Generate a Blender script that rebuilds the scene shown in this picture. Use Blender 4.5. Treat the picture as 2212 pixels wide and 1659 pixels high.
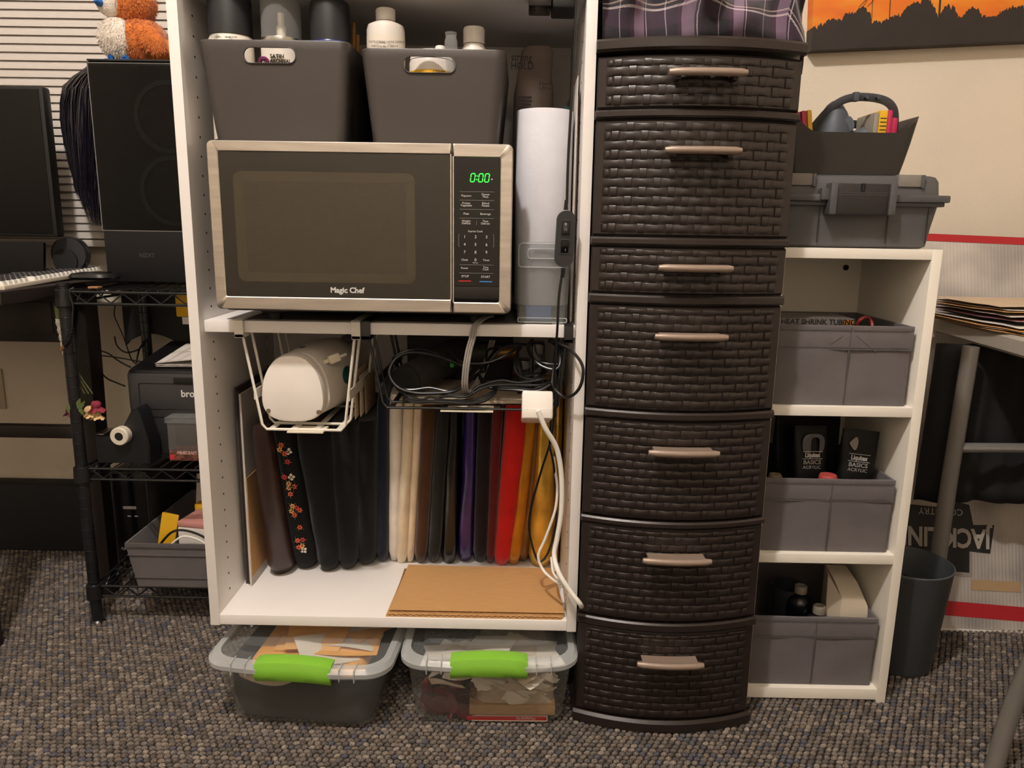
import bpy, bmesh, math, random
from mathutils import Vector, Matrix, noise as mnoise

for o in list(bpy.data.objects): bpy.data.objects.remove(o)
scene = bpy.context.scene
COL = scene.collection
rnd = random.Random(7)

# ---------------------------------------------------------------- camera, light, exposure
cam_d = bpy.data.cameras.new('camera'); cam = bpy.data.objects.new('camera', cam_d); COL.objects.link(cam)
cam_d.sensor_fit = 'HORIZONTAL'; cam_d.sensor_width = 36.0; cam_d.lens = 1628.0/2212.0*36.0
cam_d.clip_start = 0.02; cam_d.clip_end = 30
cam.matrix_world = Matrix(((0.999834, -0.016837, 0.006950, 0.0),
                           (0.010220, 0.202720, -0.979183, -1.29),
                           (0.015077, 0.979092, 0.202859, 0.92),
                           (0, 0, 0, 1)))
scene.camera = cam
scene.view_settings.view_transform = 'Standard'; scene.view_settings.look = 'None'
scene.view_settings.gamma = 1.0; scene.view_settings.use_curve_mapping = False
scene.view_settings.exposure = 0.0
w = bpy.data.worlds.new('night'); scene.world = w; w.use_nodes = True
w.node_tree.nodes['Background'].inputs[0].default_value = (0.02, 0.025, 0.04, 1)
w.node_tree.nodes['Background'].inputs[1].default_value = 0.2

def lamp(name, loc, power, radius, col):
    d = bpy.data.lights.new(name, 'POINT'); d.energy = power; d.shadow_soft_size = radius; d.color = col
    o = bpy.data.objects.new(name, d); COL.objects.link(o); o.location = loc
    return o
lamp('room_light', (-0.50, -1.20, 2.88), 168, 0.06, (1.0, 0.92, 0.865))  # ceiling bulb, placed from the cast shadows
lamp('room_light', (0.20, -2.70, 2.30), 13.5, 0.12, (1.0, 0.92, 0.865))  # added fill light behind the camera, no such bulb known

# ---------------------------------------------------------------- materials
def lin(c):
    if isinstance(c, str):
        c = tuple(int(c[i:i+2], 16)/255 for i in (0, 2, 4))
        return tuple((x/12.92 if x <= .04045 else ((x+.055)/1.055)**2.4) for x in c)
    return tuple(c)
MC = {}
def mat(name, col='808080', rough=.5, metal=0.0, var=0.0, vs=30.0, bump=0.0, bs=200.0, spec=.5, coat=0.0,
        sheen=0.0, st=(1, 1, 1), emit=0.0, trans=0.0):
    if name in MC: return MC[name]
    m = bpy.data.materials.new(name); m.use_nodes = True; nt = m.node_tree; N = nt.nodes; L = nt.links
    p = N['Principled BSDF']; c = lin(col)
    p.inputs['Base Color'].default_value = (*c, 1); p.inputs['Roughness'].default_value = rough
    p.inputs['Metallic'].default_value = metal; p.inputs['Specular IOR Level'].default_value = spec
    if coat: p.inputs['Coat Weight'].default_value = coat; p.inputs['Coat Roughness'].default_value = .08
    if sheen: p.inputs['Sheen Weight'].default_value = sheen; p.inputs['Sheen Roughness'].default_value = .4
    if emit:
        p.inputs['Emission Color'].default_value = (*c, 1); p.inputs['Emission Strength'].default_value = emit
    if var or bump:
        tc = N.new('ShaderNodeTexCoord'); mp = N.new('ShaderNodeMapping'); mp.inputs['Scale'].default_value = st
        L.new(tc.outputs['Object'], mp.inputs['Vector'])
    if var:
        n = N.new('ShaderNodeTexNoise'); n.inputs['Scale'].default_value = vs; n.inputs['Detail'].default_value = 4
        L.new(mp.outputs[0], n.inputs['Vector'])
        r = N.new('ShaderNodeValToRGB')
        r.color_ramp.elements[0].position = .3; r.color_ramp.elements[1].position = .7
        r.color_ramp.elements[0].color = (*[max(0, x*(1-var)) for x in c], 1)
        r.color_ramp.elements[1].color = (*[min(1, x*(1+var)) for x in c], 1)
        L.new(n.outputs['Fac'], r.inputs[0]); L.new(r.outputs[0], p.inputs['Base Color'])
    if bump:
        n2 = N.new('ShaderNodeTexNoise'); n2.inputs['Scale'].default_value = bs; n2.inputs['Detail'].default_value = 3
        L.new(mp.outputs[0], n2.inputs['Vector'])
        b = N.new('ShaderNodeBump'); b.inputs['Strength'].default_value = min(1, bump); b.inputs['Distance'].default_value = .002
        L.new(n2.outputs['Fac'], b.inputs['Height']); L.new(b.outputs[0], p.inputs['Normal'])
    if trans:
        out = N['Material Output']; t = N.new('ShaderNodeBsdfTransparent'); mx = N.new('ShaderNodeMixShader')
        t.inputs[0].default_value = (*[.5+.5*x for x in c], 1)
        lw = N.new('ShaderNodeLayerWeight'); lw.inputs[0].default_value = .12; mr = N.new('ShaderNodeMapRange')
        mr.inputs['To Min'].default_value = trans; mr.inputs['To Max'].default_value = trans*.45
        L.new(lw.outputs['Facing'], mr.inputs['Value']); L.new(mr.outputs[0], mx.inputs[0])
        L.new(p.outputs[0], mx.inputs[1]); L.new(t.outputs[0], mx.inputs[2]); L.new(mx.outputs[0], out.inputs[0])
    MC[name] = m; return m

mat('white_laminate', 'e9e4e0', .42, var=.02, vs=6, bump=.05, bs=400)
mat('white_shelf', 'ece6da', .45, var=.02, vs=6, bump=.05, bs=400)
mat('cream_wall', 'dcd1bf', .75, var=.03, vs=5, bump=.55, bs=95)
mat('ceiling_white', 'dcd6cc', .8, bump=.3, bs=80)
mat('black', '101010', .45, spec=.4)
mat('black_gloss', '08080a', .14)
mat('black_matte', '0e0d0e', .7, var=.2, vs=40)
mat('cable_black', '0d0d0f', .32)
mat('cable_white', 'e8e4dc', .35)
mat('cable_grey', '8f8a83', .35)
mat('dark_plastic', '2c2825', .5, var=.05, vs=8, bump=.12, bs=900)
mat('grey_bin', '3c3734', .48, var=.03, vs=8, bump=.08, bs=700)
mat('stainless', 'd2cbc4', .34, metal=1.0, var=.12, vs=9, bump=.05, bs=60, st=(1, 1, 12))
mat('steel', 'b8b6b2', .3, metal=1.0)
mat('wicker', '231b18', .36, var=.08, vs=20, bump=.1, bs=700, spec=.5)
mat('handle', '8d7b6d', .42, metal=.25, var=.05, vs=30)
mat('fabric_grey', '5f5a5b', .85, var=.05, vs=25, bump=.25, bs=900, sheen=.15)
mat('fabric_grey_in', '39363a', .9)
mat('kraft', 'b58a58', .85, var=.05, vs=35, bump=.15, bs=300, st=(1, 6, 1))
mat('kraft_dark', '76502e', .9)
mat('toolbox', '4b4b4c', .5, var=.05, vs=12, bump=.25, bs=900)
mat('toolbox_dark', '211f1e', .5, bump=.2, bs=900)
mat('white_plastic', 'e9e2da', .3)
mat('ivory', 'ddd3bd', .4)
mat('text_white', 'c8c6c2', .6)
mat('text_dim', '8d8b88', .6)
mat('text_black', '161616', .6)
mat('rack_black', '131315', .32, spec=.6)
mat('desk_dark', '1b1311', .5, var=.25, vs=10, st=(1, 12, 12))
mat('paper', 'd8d2ca', .85, var=.04, vs=8)
mat('paper_tan', 'b9a58c', .85, var=.08, vs=20)
mat('clear', 'dcdedd', .12, trans=.86)
mat('clear_lid', 'd5d9d8', .22, trans=.93)
mat('clear_tub', 'c8c8c4', .25, trans=.92)
mat('clear_rim', 'd5d9d9', .3, trans=.55)
mat('latch_green', '7ab436', .38, var=.03, vs=20)
mat('led_green', '20ff30', .5, emit=6.0)
mat('yellow', 'd9a71a', .5)
mat('magenta', 'b0204f', .45)
mat('slate', '3d444c', .55)
mat('table_grey', '9c978f', .5, bump=.1, bs=500)
mat('tube_grey', '7b7771', .35, metal=.3)

# ---------------------------------------------------------------- mesh helpers
ORG = {}
def setp(o, label=None, cat=None, group=None, kind=None):
    if label: o['label'] = label
    if cat: o['category'] = cat
    if group: o['group'] = group
    if kind: o['kind'] = kind
    return o
def thing(name, label, cat, loc, group=None):
    o = bpy.data.objects.new(name, None); COL.objects.link(o); o.empty_display_size = .02
    o.location = loc; ORG[o.name] = Vector(loc)
    return setp(o, label, cat, group)

def smooth_mesh(me, ang=40):
    for p in me.polygons: p.use_smooth = True
    try: me.set_sharp_from_angle(angle=math.radians(ang))
    except Exception: pass

def rrect(x0, x1, y0, y1, r, n=4):
    if not isinstance(r, (list, tuple)): r = (r,)*4
    pts = []
    for (cx, cy, a, rr) in ((x1-r[0], y0+r[0], -90, r[0]), (x1-r[1], y1-r[1], 0, r[1]), (x0+r[2], y1-r[2], 90, r[2]), (x0+r[3], y0+r[3], 180, r[3])):
        for i in range(n+1):
            t = math.radians(a+90*i/n); pts.append((cx+rr*math.cos(t), cy+rr*math.sin(t)))
    return pts

def crom(pts, sub=6, closed=False):
    P_ = [Vector(p) for p in pts]; out = []; n = len(P_)
    rng = n if closed else n-1
    for i in range(rng):
        if closed: a, b, c, d = P_[(i-1) % n], P_[i], P_[(i+1) % n], P_[(i+2) % n]
        else: a, b, c, d = P_[max(i-1, 0)], P_[i], P_[i+1], P_[min(i+2, n-1)]
        for k in range(sub):
            t = k/sub; t2 = t*t; t3 = t2*t
            out.append(.5*((2*b)+(c-a)*t+(2*a-5*b+4*c-d)*t2+(3*b-a-3*c+d)*t3))
    if not closed: out.append(P_[-1])
    return out

class MB:
    def __init__(s, M=None): s.v = []; s.f = []; s.uv = None; s.M = M or Matrix.Identity(4)
    def add(s, vs, fs):
        k = len(s.v); s.v += [s.M @ Vector(v) for v in vs]; s.f += [tuple(i+k for i in f) for f in fs]; return s
    def box(s, x0, x1, y0, y1, z0, z1, b=0.0, seg=2):
        if b <= 0:
            vs = [(x, y, z) for z in (z0, z1) for y in (y0, y1) for x in (x0, x1)]
            return s.add(vs, [(0, 2, 3, 1), (4, 5, 7, 6), (0, 1, 5, 4), (2, 6, 7, 3), (0, 4, 6, 2), (1, 3, 7, 5)])
        bm = bmesh.new(); bmesh.ops.create_cube(bm, size=1)
        for v in bm.verts:
            v.co = Vector(((x0+x1)/2+v.co.x*(x1-x0), (y0+y1)/2+v.co.y*(y1-y0), (z0+z1)/2+v.co.z*(z1-z0)))
        b = min(b, .49*min(x1-x0, y1-y0, z1-z0))
        bmesh.ops.bevel(bm, geom=bm.edges[:], offset=b, segments=seg, affect='EDGES', profile=.6)
        return s.bm(bm)
    def bm(s, bm):
        bm.verts.ensure_lookup_table(); bm.verts.index_update()
        s.add([v.co.copy() for v in bm.verts], [[v.index for v in f.verts] for f in bm.faces]); bm.free(); return s
    def loft(s, rings, cap0=True, cap1=True, closed=True):
        n = len(rings[0]); vs = [p for r in rings for p in r]; fs = []
        for i in range(len(rings)-1):
            for j in range(n if closed else n-1):
                a = i*n+j; b = i*n+(j+1) % n; fs.append((a, b, b+n, a+n))
        if cap0: fs.append(tuple(reversed(range(n))))
        if cap1: fs.append(tuple(range((len(rings)-1)*n, len(rings)*n)))
        return s.add(vs, fs)
    def grid(s, fn, nu, nv):
        vs = [fn(i/nu, j/nv) for j in range(nv+1) for i in range(nu+1)]
        fs = [(j*(nu+1)+i, j*(nu+1)+i+1, (j+1)*(nu+1)+i+1, (j+1)*(nu+1)+i) for j in range(nv) for i in range(nu)]
        s.add(vs, fs)
        s.uv = [(i/nu, j/nv) for j in range(nv+1) for i in range(nu+1)]
        return s
    def lathe(s, prof, c=(0, 0, 0), seg=24, sx=1.0, sy=1.0, cap0=True, cap1=True):
        rings = [[(c[0]+r*sx*math.cos(2*math.pi*j/seg), c[1]+r*sy*math.sin(2*math.pi*j/seg), c[2]+z) for j in range(seg)] for r, z in prof]
        return s.loft(rings, cap0, cap1)
    def tube(s, pts, r, seg=8, closed=False, sub=0, sx=1.0, up=None):
        if sub: pts = crom(pts, sub, closed)
        pts = [Vector(p) for p in pts]; n = len(pts); rings = []
        rr = r if isinstance(r, (list, tuple)) else None
        T = []
        for i in range(n):
            if closed: t = pts[(i+1) % n]-pts[(i-1) % n]
            else: t = pts[min(i+1, n-1)]-pts[max(i-1, 0)]
            T.append(t.normalized() if t.length > 1e-9 else Vector((0, 0, 1)))
        u = Vector(up) if up else (Vector((0, 0, 1)) if abs(T[0].z) < .9 else Vector((1, 0, 0)))
        nrm = (u-T[0]*u.dot(T[0])).normalized()
        for i in range(n):
            nrm = nrm-T[i]*nrm.dot(T[i])
            nrm = nrm.normalized() if nrm.length > 1e-9 else Vector((1, 0, 0))
            b = T[i].cross(nrm)
            ri = (rr[min(len(rr)-1, int(i*(len(rr)-1)/(n-1)+.5))] if rr else r)
            rings.append([pts[i]+nrm*ri*math.cos(2*math.pi*j/seg)*sx+b*ri*math.sin(2*math.pi*j/seg) for j in range(seg)])
        if closed: rings.append(rings[0]); return s.loft(rings, False, False)
        return s.loft(rings)
    def cyl(s, a, b, r, seg=16, r2=None):
        a = Vector(a); b = Vector(b); t = (b-a).normalized(); u = Vector((0, 0, 1)) if abs(t.z) < .9 else Vector((1, 0, 0))
        n = (u-t*u.dot(t)).normalized(); c = t.cross(n); r2 = r if r2 is None else r2
        return s.loft([[p+(n*math.cos(2*math.pi*j/seg)+c*math.sin(2*math.pi*j/seg))*q for j in range(seg)] for p, q in ((a, r), (b, r2))])
    def prism(s, pts, axis, a, b):
        def mk(p, q): return {'x': (q, p[0], p[1]), 'y': (p[0], q, p[1]), 'z': (p[0], p[1], q)}[axis]
        return s.loft([[mk(p, a) for p in pts], [mk(p, b) for p in pts]])
    def plate(s, outer, inner, y0, y1, bev=.0015):
        def sc(pts, d):
            cx = sum(p[0] for p in pts)/len(pts); cz = sum(p[1] for p in pts)/len(pts)
            return [(p[0]-d*(1 if p[0] > cx else -1), p[1]-d*(1 if p[1] > cz else -1)) for p in pts]
        R = [[(x, y1, z) for x, z in outer], [(x, y0+bev, z) for x, z in outer], [(x, y0, z) for x, z in sc(outer, bev)],
             [(x, y0, z) for x, z in sc(inner, -bev)], [(x, y0+bev, z) for x, z in inner], [(x, y1, z) for x, z in inner]]
        return s.loft(R+[R[0]], False, False)
    def ell(s, c, r, nu=20, nv=12, amp=0, fr=20):
        rings = []
        for j in range(nv+1):
            th = math.pi*j/nv
            ring = []
            for i in range(nu):
                ph = 2*math.pi*i/nu
                d = Vector((math.sin(th)*math.cos(ph), math.sin(th)*math.sin(ph), -math.cos(th)))
                k = 1+(amp*mnoise.noise(d*fr/10+Vector(c)*fr) if amp else 0)
                ring.append((c[0]+r[0]*d.x*k, c[1]+r[1]*d.y*k, c[2]+r[2]*d.z*k))
            rings.append(ring)
        return s.loft(rings, False, False)
    def build(s, name, m, parent=None, label=None, ang=40, kind=None, cat=None, group=None, uv=False, flat=False):
        me = bpy.data.meshes.new(name)
        xs = [v.x for v in s.v]; ys = [v.y for v in s.v]; zs = [v.z for v in s.v]
        o_ = Vector(((min(xs)+max(xs))/2, (min(ys)+max(ys))/2, min(zs)))
        me.from_pydata([v-o_ for v in s.v], [], s.f); me.validate()
        bm = bmesh.new(); bm.from_mesh(me)
        if not uv: bmesh.ops.remove_doubles(bm, verts=bm.verts[:], dist=1e-6)
        bmesh.ops.recalc_face_normals(bm, faces=bm.faces[:]); bm.to_mesh(me); bm.free()
        if uv and s.uv:
            l = me.uv_layers.new(name='UVMap')
            for lp in me.loops: l.data[lp.index].uv = s.uv[lp.vertex_index]
        if not flat: smooth_mesh(me, ang)
        return place(name, me, m, o_, parent, label, kind, cat, group)

def place(name, me, m, org, parent=None, label=None, kind=None, cat=None, group=None):
    o = bpy.data.objects.new(name, me); COL.objects.link(o)
    if m is not None and not me.materials: me.materials.append(MC[m] if isinstance(m, str) else m)
    org = Vector(org)
    if parent is not None:
        o.parent = parent; o.location = org-ORG[parent.name]
    else: o.location = org
    ORG[o.name] = org
    return setp(o, label, cat, group, kind)

def copy_part(src, parent, org):
    o = src.copy(); COL.objects.link(o); o.parent = parent; org = Vector(org)
    o.location = org-(ORG[parent.name] if parent else Vector((0, 0, 0))); ORG[o.name] = org
    return o

def structure(o): o['kind'] = 'structure'; return o

def text(s_, size, loc, m, parent, name='lettering', rot=(90, 0, 0), align='LEFT', ext=.0003, M=None, label=None, sx=1.0, bold=0.0, shear=0.0):
    cu = bpy.data.curves.new('t', 'FONT'); cu.body = s_; cu.size = size; cu.align_x = align; cu.align_y = 'CENTER'; cu.extrude = ext
    cu.offset = bold; cu.shear = shear; cu.space_line = .8; cu.resolution_u = 3
    ob = bpy.data.objects.new('t', cu); COL.objects.link(ob)
    dg = bpy.context.evaluated_depsgraph_get(); dg.update()
    me = bpy.data.meshes.new_from_object(ob.evaluated_get(dg)); bpy.data.objects.remove(ob); bpy.data.curves.remove(cu)
    from mathutils import Euler
    X = (M or Matrix.Identity(4)) @ Matrix.Translation(loc) @ Euler([math.radians(a) for a in rot]).to_matrix().to_4x4() @ Matrix.Diagonal((sx, 1, 1, 1))
    vs = [X @ v.co for v in me.vertices]
    mb = MB(); mb.v = vs; mb.f = [tuple(p.vertices) for p in me.polygons]; bpy.data.meshes.remove(me)
    if not mb.f: return None
    return mb.build(name, m, parent, label, flat=True)

def cut(me_obj, cutter_mb):
    """subtract a shape from a mesh object"""
    c = cutter_mb.build('cutter', 'black')
    mod = me_obj.modifiers.new('b', 'BOOLEAN'); mod.object = c; mod.operation = 'DIFFERENCE'; mod.solver = 'EXACT'
    par = me_obj.parent; dg = bpy.context.evaluated_depsgraph_get(); dg.update()
    me = bpy.data.meshes.new_from_object(me_obj.evaluated_get(dg)); me_obj.modifiers.clear(); me_obj.data = me
    bpy.data.objects.remove(c); smooth_mesh(me, 30)

def RZ(deg, c): return Matrix.Translation(c) @ Matrix.Rotation(math.radians(deg), 4, 'Z') @ Matrix.Translation(-Vector(c))
def RY(deg, c): return Matrix.Translation(c) @ Matrix.Rotation(math.radians(deg), 4, 'Y') @ Matrix.Translation(-Vector(c))
def RX(deg, c): return Matrix.Translation(c) @ Matrix.Rotation(math.radians(deg), 4, 'X') @ Matrix.Translation(-Vector(c))

# ---------------------------------------------------------------- measured cable paths and fabric bolts (metres)
P = {
    'loop_a': [(-0.087, 0.09, 0.66),(-0.12, 0.08, 0.676),(-0.159, 0.07, 0.69),(-0.195, 0.06, 0.695),(-0.219, 0.05, 0.687),(-0.23, 0.04, 0.667),(-0.226, 0.035, 0.649),(-0.209, 0.03, 0.634),(-0.182, 0.03, 0.627),(-0.152, 0.03, 0.627),(-0.119, 0.03, 0.63),(-0.102, 0.04, 0.636),(-0.085, 0.06, 0.647),(-0.077, 0.08, 0.652)],
    'loop_b': [(-0.127, 0.12, 0.69),(-0.119, 0.09, 0.684),(-0.101, 0.07, 0.678),(-0.076, 0.055, 0.678),(-0.048, 0.055, 0.682),(-0.021, 0.06, 0.694),(-0.003, 0.075, 0.703),(0.006, 0.09, 0.709)],
    'loop_c': [(-0.206, 0.045, 0.623),(-0.197, 0.022, 0.618),(-0.18, 0.012, 0.615),(-0.153, 0.01, 0.617),(-0.117, 0.01, 0.616),(-0.082, 0.01, 0.615),(-0.055, 0.012, 0.621),(-0.04, 0.03, 0.631),(-0.04, 0.05, 0.638)],
    'loop_d': [(-0.14, 0.025, 0.621),(-0.118, 0.02, 0.625),(-0.091, 0.02, 0.624),(-0.065, 0.025, 0.638),(-0.038, 0.025, 0.645),(0.007, 0.02, 0.647),(0.042, 0.02, 0.648),(0.057, 0.03, 0.652)],
    'loop_e': [(0.024, 0.1, 0.715),(0.022, 0.07, 0.701),(0.033, 0.045, 0.685),(0.051, 0.035, 0.676),(0.069, 0.03, 0.675),(0.076, 0.035, 0.687),(0.073, 0.05, 0.71),(0.057, 0.08, 0.718)],
    'loop_f': [(0.06, 0.05, 0.721),(0.072, 0.02, 0.722),(0.092, -0.01, 0.715),(0.107, -0.025, 0.699),(0.112, -0.03, 0.682),(0.108, -0.03, 0.658),(0.097, -0.025, 0.641),(0.082, -0.015, 0.634),(0.068, 0.0, 0.643),(0.062, 0.015, 0.653),(0.065, 0.03, 0.681)],
    'loop_g': [(-0.038, 0.14, 0.694),(-0.051, 0.12, 0.682),(-0.068, 0.09, 0.66),(-0.069, 0.07, 0.649),(-0.057, 0.04, 0.64),(-0.038, 0.03, 0.637),(-0.002, 0.018, 0.638),(0.034, 0.012, 0.638),(0.058, 0.02, 0.648)],
    'loop_h': [(0.002, 0.1, 0.701),(-0.003, 0.08, 0.689),(-0.005, 0.065, 0.673),(0.003, 0.06, 0.656),(0.025, 0.06, 0.65),(0.044, 0.07, 0.656),(0.055, 0.08, 0.664)],
    'loop_i': [(0.033, 0.16, 0.7),(0.018, 0.14, 0.701),(-0.013, 0.13, 0.702),(-0.036, 0.125, 0.691),(-0.055, 0.12, 0.67),(-0.084, 0.11, 0.644),(-0.095, 0.1, 0.629)],
    'mwcord': [(-0.05, 0.07, 0.763),(-0.058, 0.04, 0.764),(-0.069, 0.012, 0.759),(-0.076, 0.003, 0.749),(-0.079, 0.0, 0.732),(-0.085, 0.0, 0.709),(-0.09, 0.0, 0.677),(-0.092, 0.005, 0.647),(-0.09, 0.02, 0.632),(-0.087, 0.05, 0.626),(-0.076, 0.09, 0.633),(-0.064, 0.12, 0.655),(-0.055, 0.14, 0.682),(-0.05, 0.16, 0.705)],
    'blackcord_low': [(0.07, 0.02, 0.64),(0.068, 0.03, 0.596),(0.064, 0.05, 0.538),(0.048, 0.06, 0.476),(0.031, 0.07, 0.4),(0.028, 0.075, 0.349),(0.042, 0.08, 0.293),(0.054, 0.085, 0.282),(0.069, 0.09, 0.306),(0.08, 0.095, 0.356),(0.078, 0.09, 0.416),(0.072, 0.08, 0.48),(0.063, 0.07, 0.524),(0.064, 0.06, 0.576)],
    'white_thick': [(0.037, -0.012, 0.609),(0.051, -0.01, 0.576),(0.072, 0.0, 0.537),(0.082, 0.005, 0.486),(0.084, 0.005, 0.42),(0.078, 0.005, 0.366),(0.073, 0.0, 0.333),(0.082, -0.02, 0.307),(0.103, -0.03, 0.277),(0.119, -0.035, 0.258),(0.124, -0.025, 0.246)],
    'white_thin': [(0.072, 0.09, 0.494),(0.075, 0.085, 0.468),(0.079, 0.07, 0.44),(0.076, 0.06, 0.399),(0.059, 0.06, 0.342),(0.046, 0.06, 0.305),(0.055, 0.055, 0.279),(0.073, 0.03, 0.271),(0.087, 0.0, 0.276)],
    'white_thin2': [(0.072, 0.08, 0.293),(0.073, 0.07, 0.283),(0.076, 0.05, 0.273),(0.089, 0.015, 0.272),(0.102, -0.005, 0.272)],
    'lampcord_up': [(0.084, 0.0, 1.294),(0.083, -0.002, 1.273),(0.082, -0.005, 1.198),(0.079, -0.008, 1.099),(0.077, -0.01, 1.027),(0.077, -0.01, 0.96)],
    'lampcord_dn': [(0.073, -0.01, 0.851),(0.068, -0.012, 0.808),(0.067, -0.012, 0.761),(0.066, -0.005, 0.724),(0.065, 0.0, 0.678),(0.067, 0.01, 0.627),(0.069, 0.02, 0.59)],
    'wire_a': [(-1.017, 0.6, 0.713),(-1.021, 0.6, 0.688),(-1.013, 0.6, 0.663),(-1.003, 0.6, 0.635),(-0.988, 0.59, 0.598),(-0.971, 0.57, 0.58),(-0.951, 0.55, 0.574)],
    'wire_b': [(-1.063, 0.5, 0.612),(-1.055, 0.52, 0.601),(-1.038, 0.54, 0.596),(-0.991, 0.54, 0.591),(-0.941, 0.52, 0.588),(-0.903, 0.5, 0.588)],
    'wire_c': [(-1.106, 0.64, 0.599),(-1.094, 0.63, 0.575),(-1.081, 0.62, 0.541),(-1.056, 0.6, 0.526),(-1.022, 0.58, 0.519),(-0.984, 0.55, 0.517)],
    'wire_d': [(-1.102, 0.64, 0.595),(-1.062, 0.63, 0.585),(-1.039, 0.62, 0.573),(-1.009, 0.6, 0.564),(-0.982, 0.58, 0.56)],
    'wire_e': [(-1.047, 0.64, 0.629),(-1.044, 0.64, 0.607),(-1.032, 0.64, 0.592),(-1.015, 0.64, 0.587),(-0.988, 0.64, 0.595),(-0.969, 0.64, 0.615),(-0.964, 0.64, 0.624)],
    'wire_f': [(-0.967, 0.64, 0.621),(-0.978, 0.63, 0.601),(-0.976, 0.61, 0.584),(-0.959, 0.57, 0.574)],
    'hangcord': [(-0.939, 0.3, 0.782),(-0.944, 0.296, 0.779),(-0.946, 0.294, 0.77),(-0.944, 0.294, 0.758),(-0.941, 0.293, 0.744),(-0.943, 0.292, 0.724),(-0.946, 0.291, 0.698)],
    'kb': [(-1.027, 0.2, 0.792),(-0.998, 0.36, 0.793),(-1.073, 0.66, 0.798)],
}
# name, x0 bottom, x1 bottom, x0 top, x1 top, front y
BOLTS = [
    ('brown', -0.52, -0.463, -0.537, -0.503, 0.16),
    ('floral', -0.474, -0.42, -0.509, -0.465, 0.19),
    ('b1', -0.416, -0.372, -0.461, -0.385, 0.18),
    ('b2', -0.375, -0.336, -0.388, -0.329, 0.19),
    ('b3', -0.34, -0.3, -0.333, -0.292, 0.21),
    ('navy', -0.3, -0.276, -0.292, -0.269, 0.23),
    ('white', -0.275, -0.251, -0.268, -0.238, 0.235),
    ('cream', -0.259, -0.233, -0.235, -0.214, 0.225),
    ('cream2', -0.236, -0.219, -0.215, -0.195, 0.23),
    ('brown2', -0.219, -0.193, -0.197, -0.167, 0.225),
    ('charcoal', -0.19, -0.164, -0.166, -0.139, 0.228),
    ('satin', -0.161, -0.126, -0.139, -0.122, 0.225),
    ('purple', -0.124, -0.091, -0.11, -0.084, 0.235),
    ('plum', -0.091, -0.059, -0.082, -0.051, 0.235),
    ('maroon', -0.061, -0.045, -0.051, -0.027, 0.23),
    ('red', -0.048, -0.007, -0.024, 0.033, 0.22),
    ('gold', -0.017, 0.013, 0.018, 0.044, 0.225),
    ('tan', 0.007, 0.029, 0.037, 0.056, 0.24),
    ('gold2', 0.028, 0.084, 0.049, 0.079, 0.215),
]

# ================================================================ THE ROOM
WY = 0.76
structure(MB().box(-2.6, 2.2, -3.2, WY+.1, -.05, 0).build('floor', mat('carpet_base', '1d1916', .95, var=.3, vs=200)))
structure(MB().box(-2.6, 2.2, -3.2, WY+.1, 3.0, 3.05).build('ceiling', 'ceiling_white'))
structure(MB().box(-2.65, -2.6, -3.2, WY+.1, 0, 3.0).build('wall_left', 'cream_wall'))
structure(MB().box(2.2, 2.25, -3.2, WY+.1, 0, 3.0).build('wall_right', 'cream_wall'))
structure(MB().box(-2.6, 2.2, -3.25, -3.2, 0, 3.0).build('wall_front', 'cream_wall'))
wx0, wx1, wz0, wz1 = -2.05, -.70, .90, 2.05
m_ = MB()
m_.box(-2.6, wx0, WY, WY+.1, 0, 3.0).box(wx1, 2.2, WY, WY+.1, 0, 3.0).box(wx0, wx1, WY, WY+.1, 0, wz0).box(wx0, wx1, WY, WY+.1, wz1, 3.0)
structure(m_.build('wall_back', 'cream_wall'))
m_ = MB().box(wx0, wx1, WY+.07, WY+.075, wz0, wz1)
win = structure(m_.build('window_1', mat('night_glass', '0a0c12', .08)))
MB().plate(rrect(wx0, wx1, wz0, wz1, .002), rrect(wx0+.04, wx1-.04, wz0+.04, wz1-.04, .002), WY+.05, WY+.07).build('window_frame', 'white_plastic', win)

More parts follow.
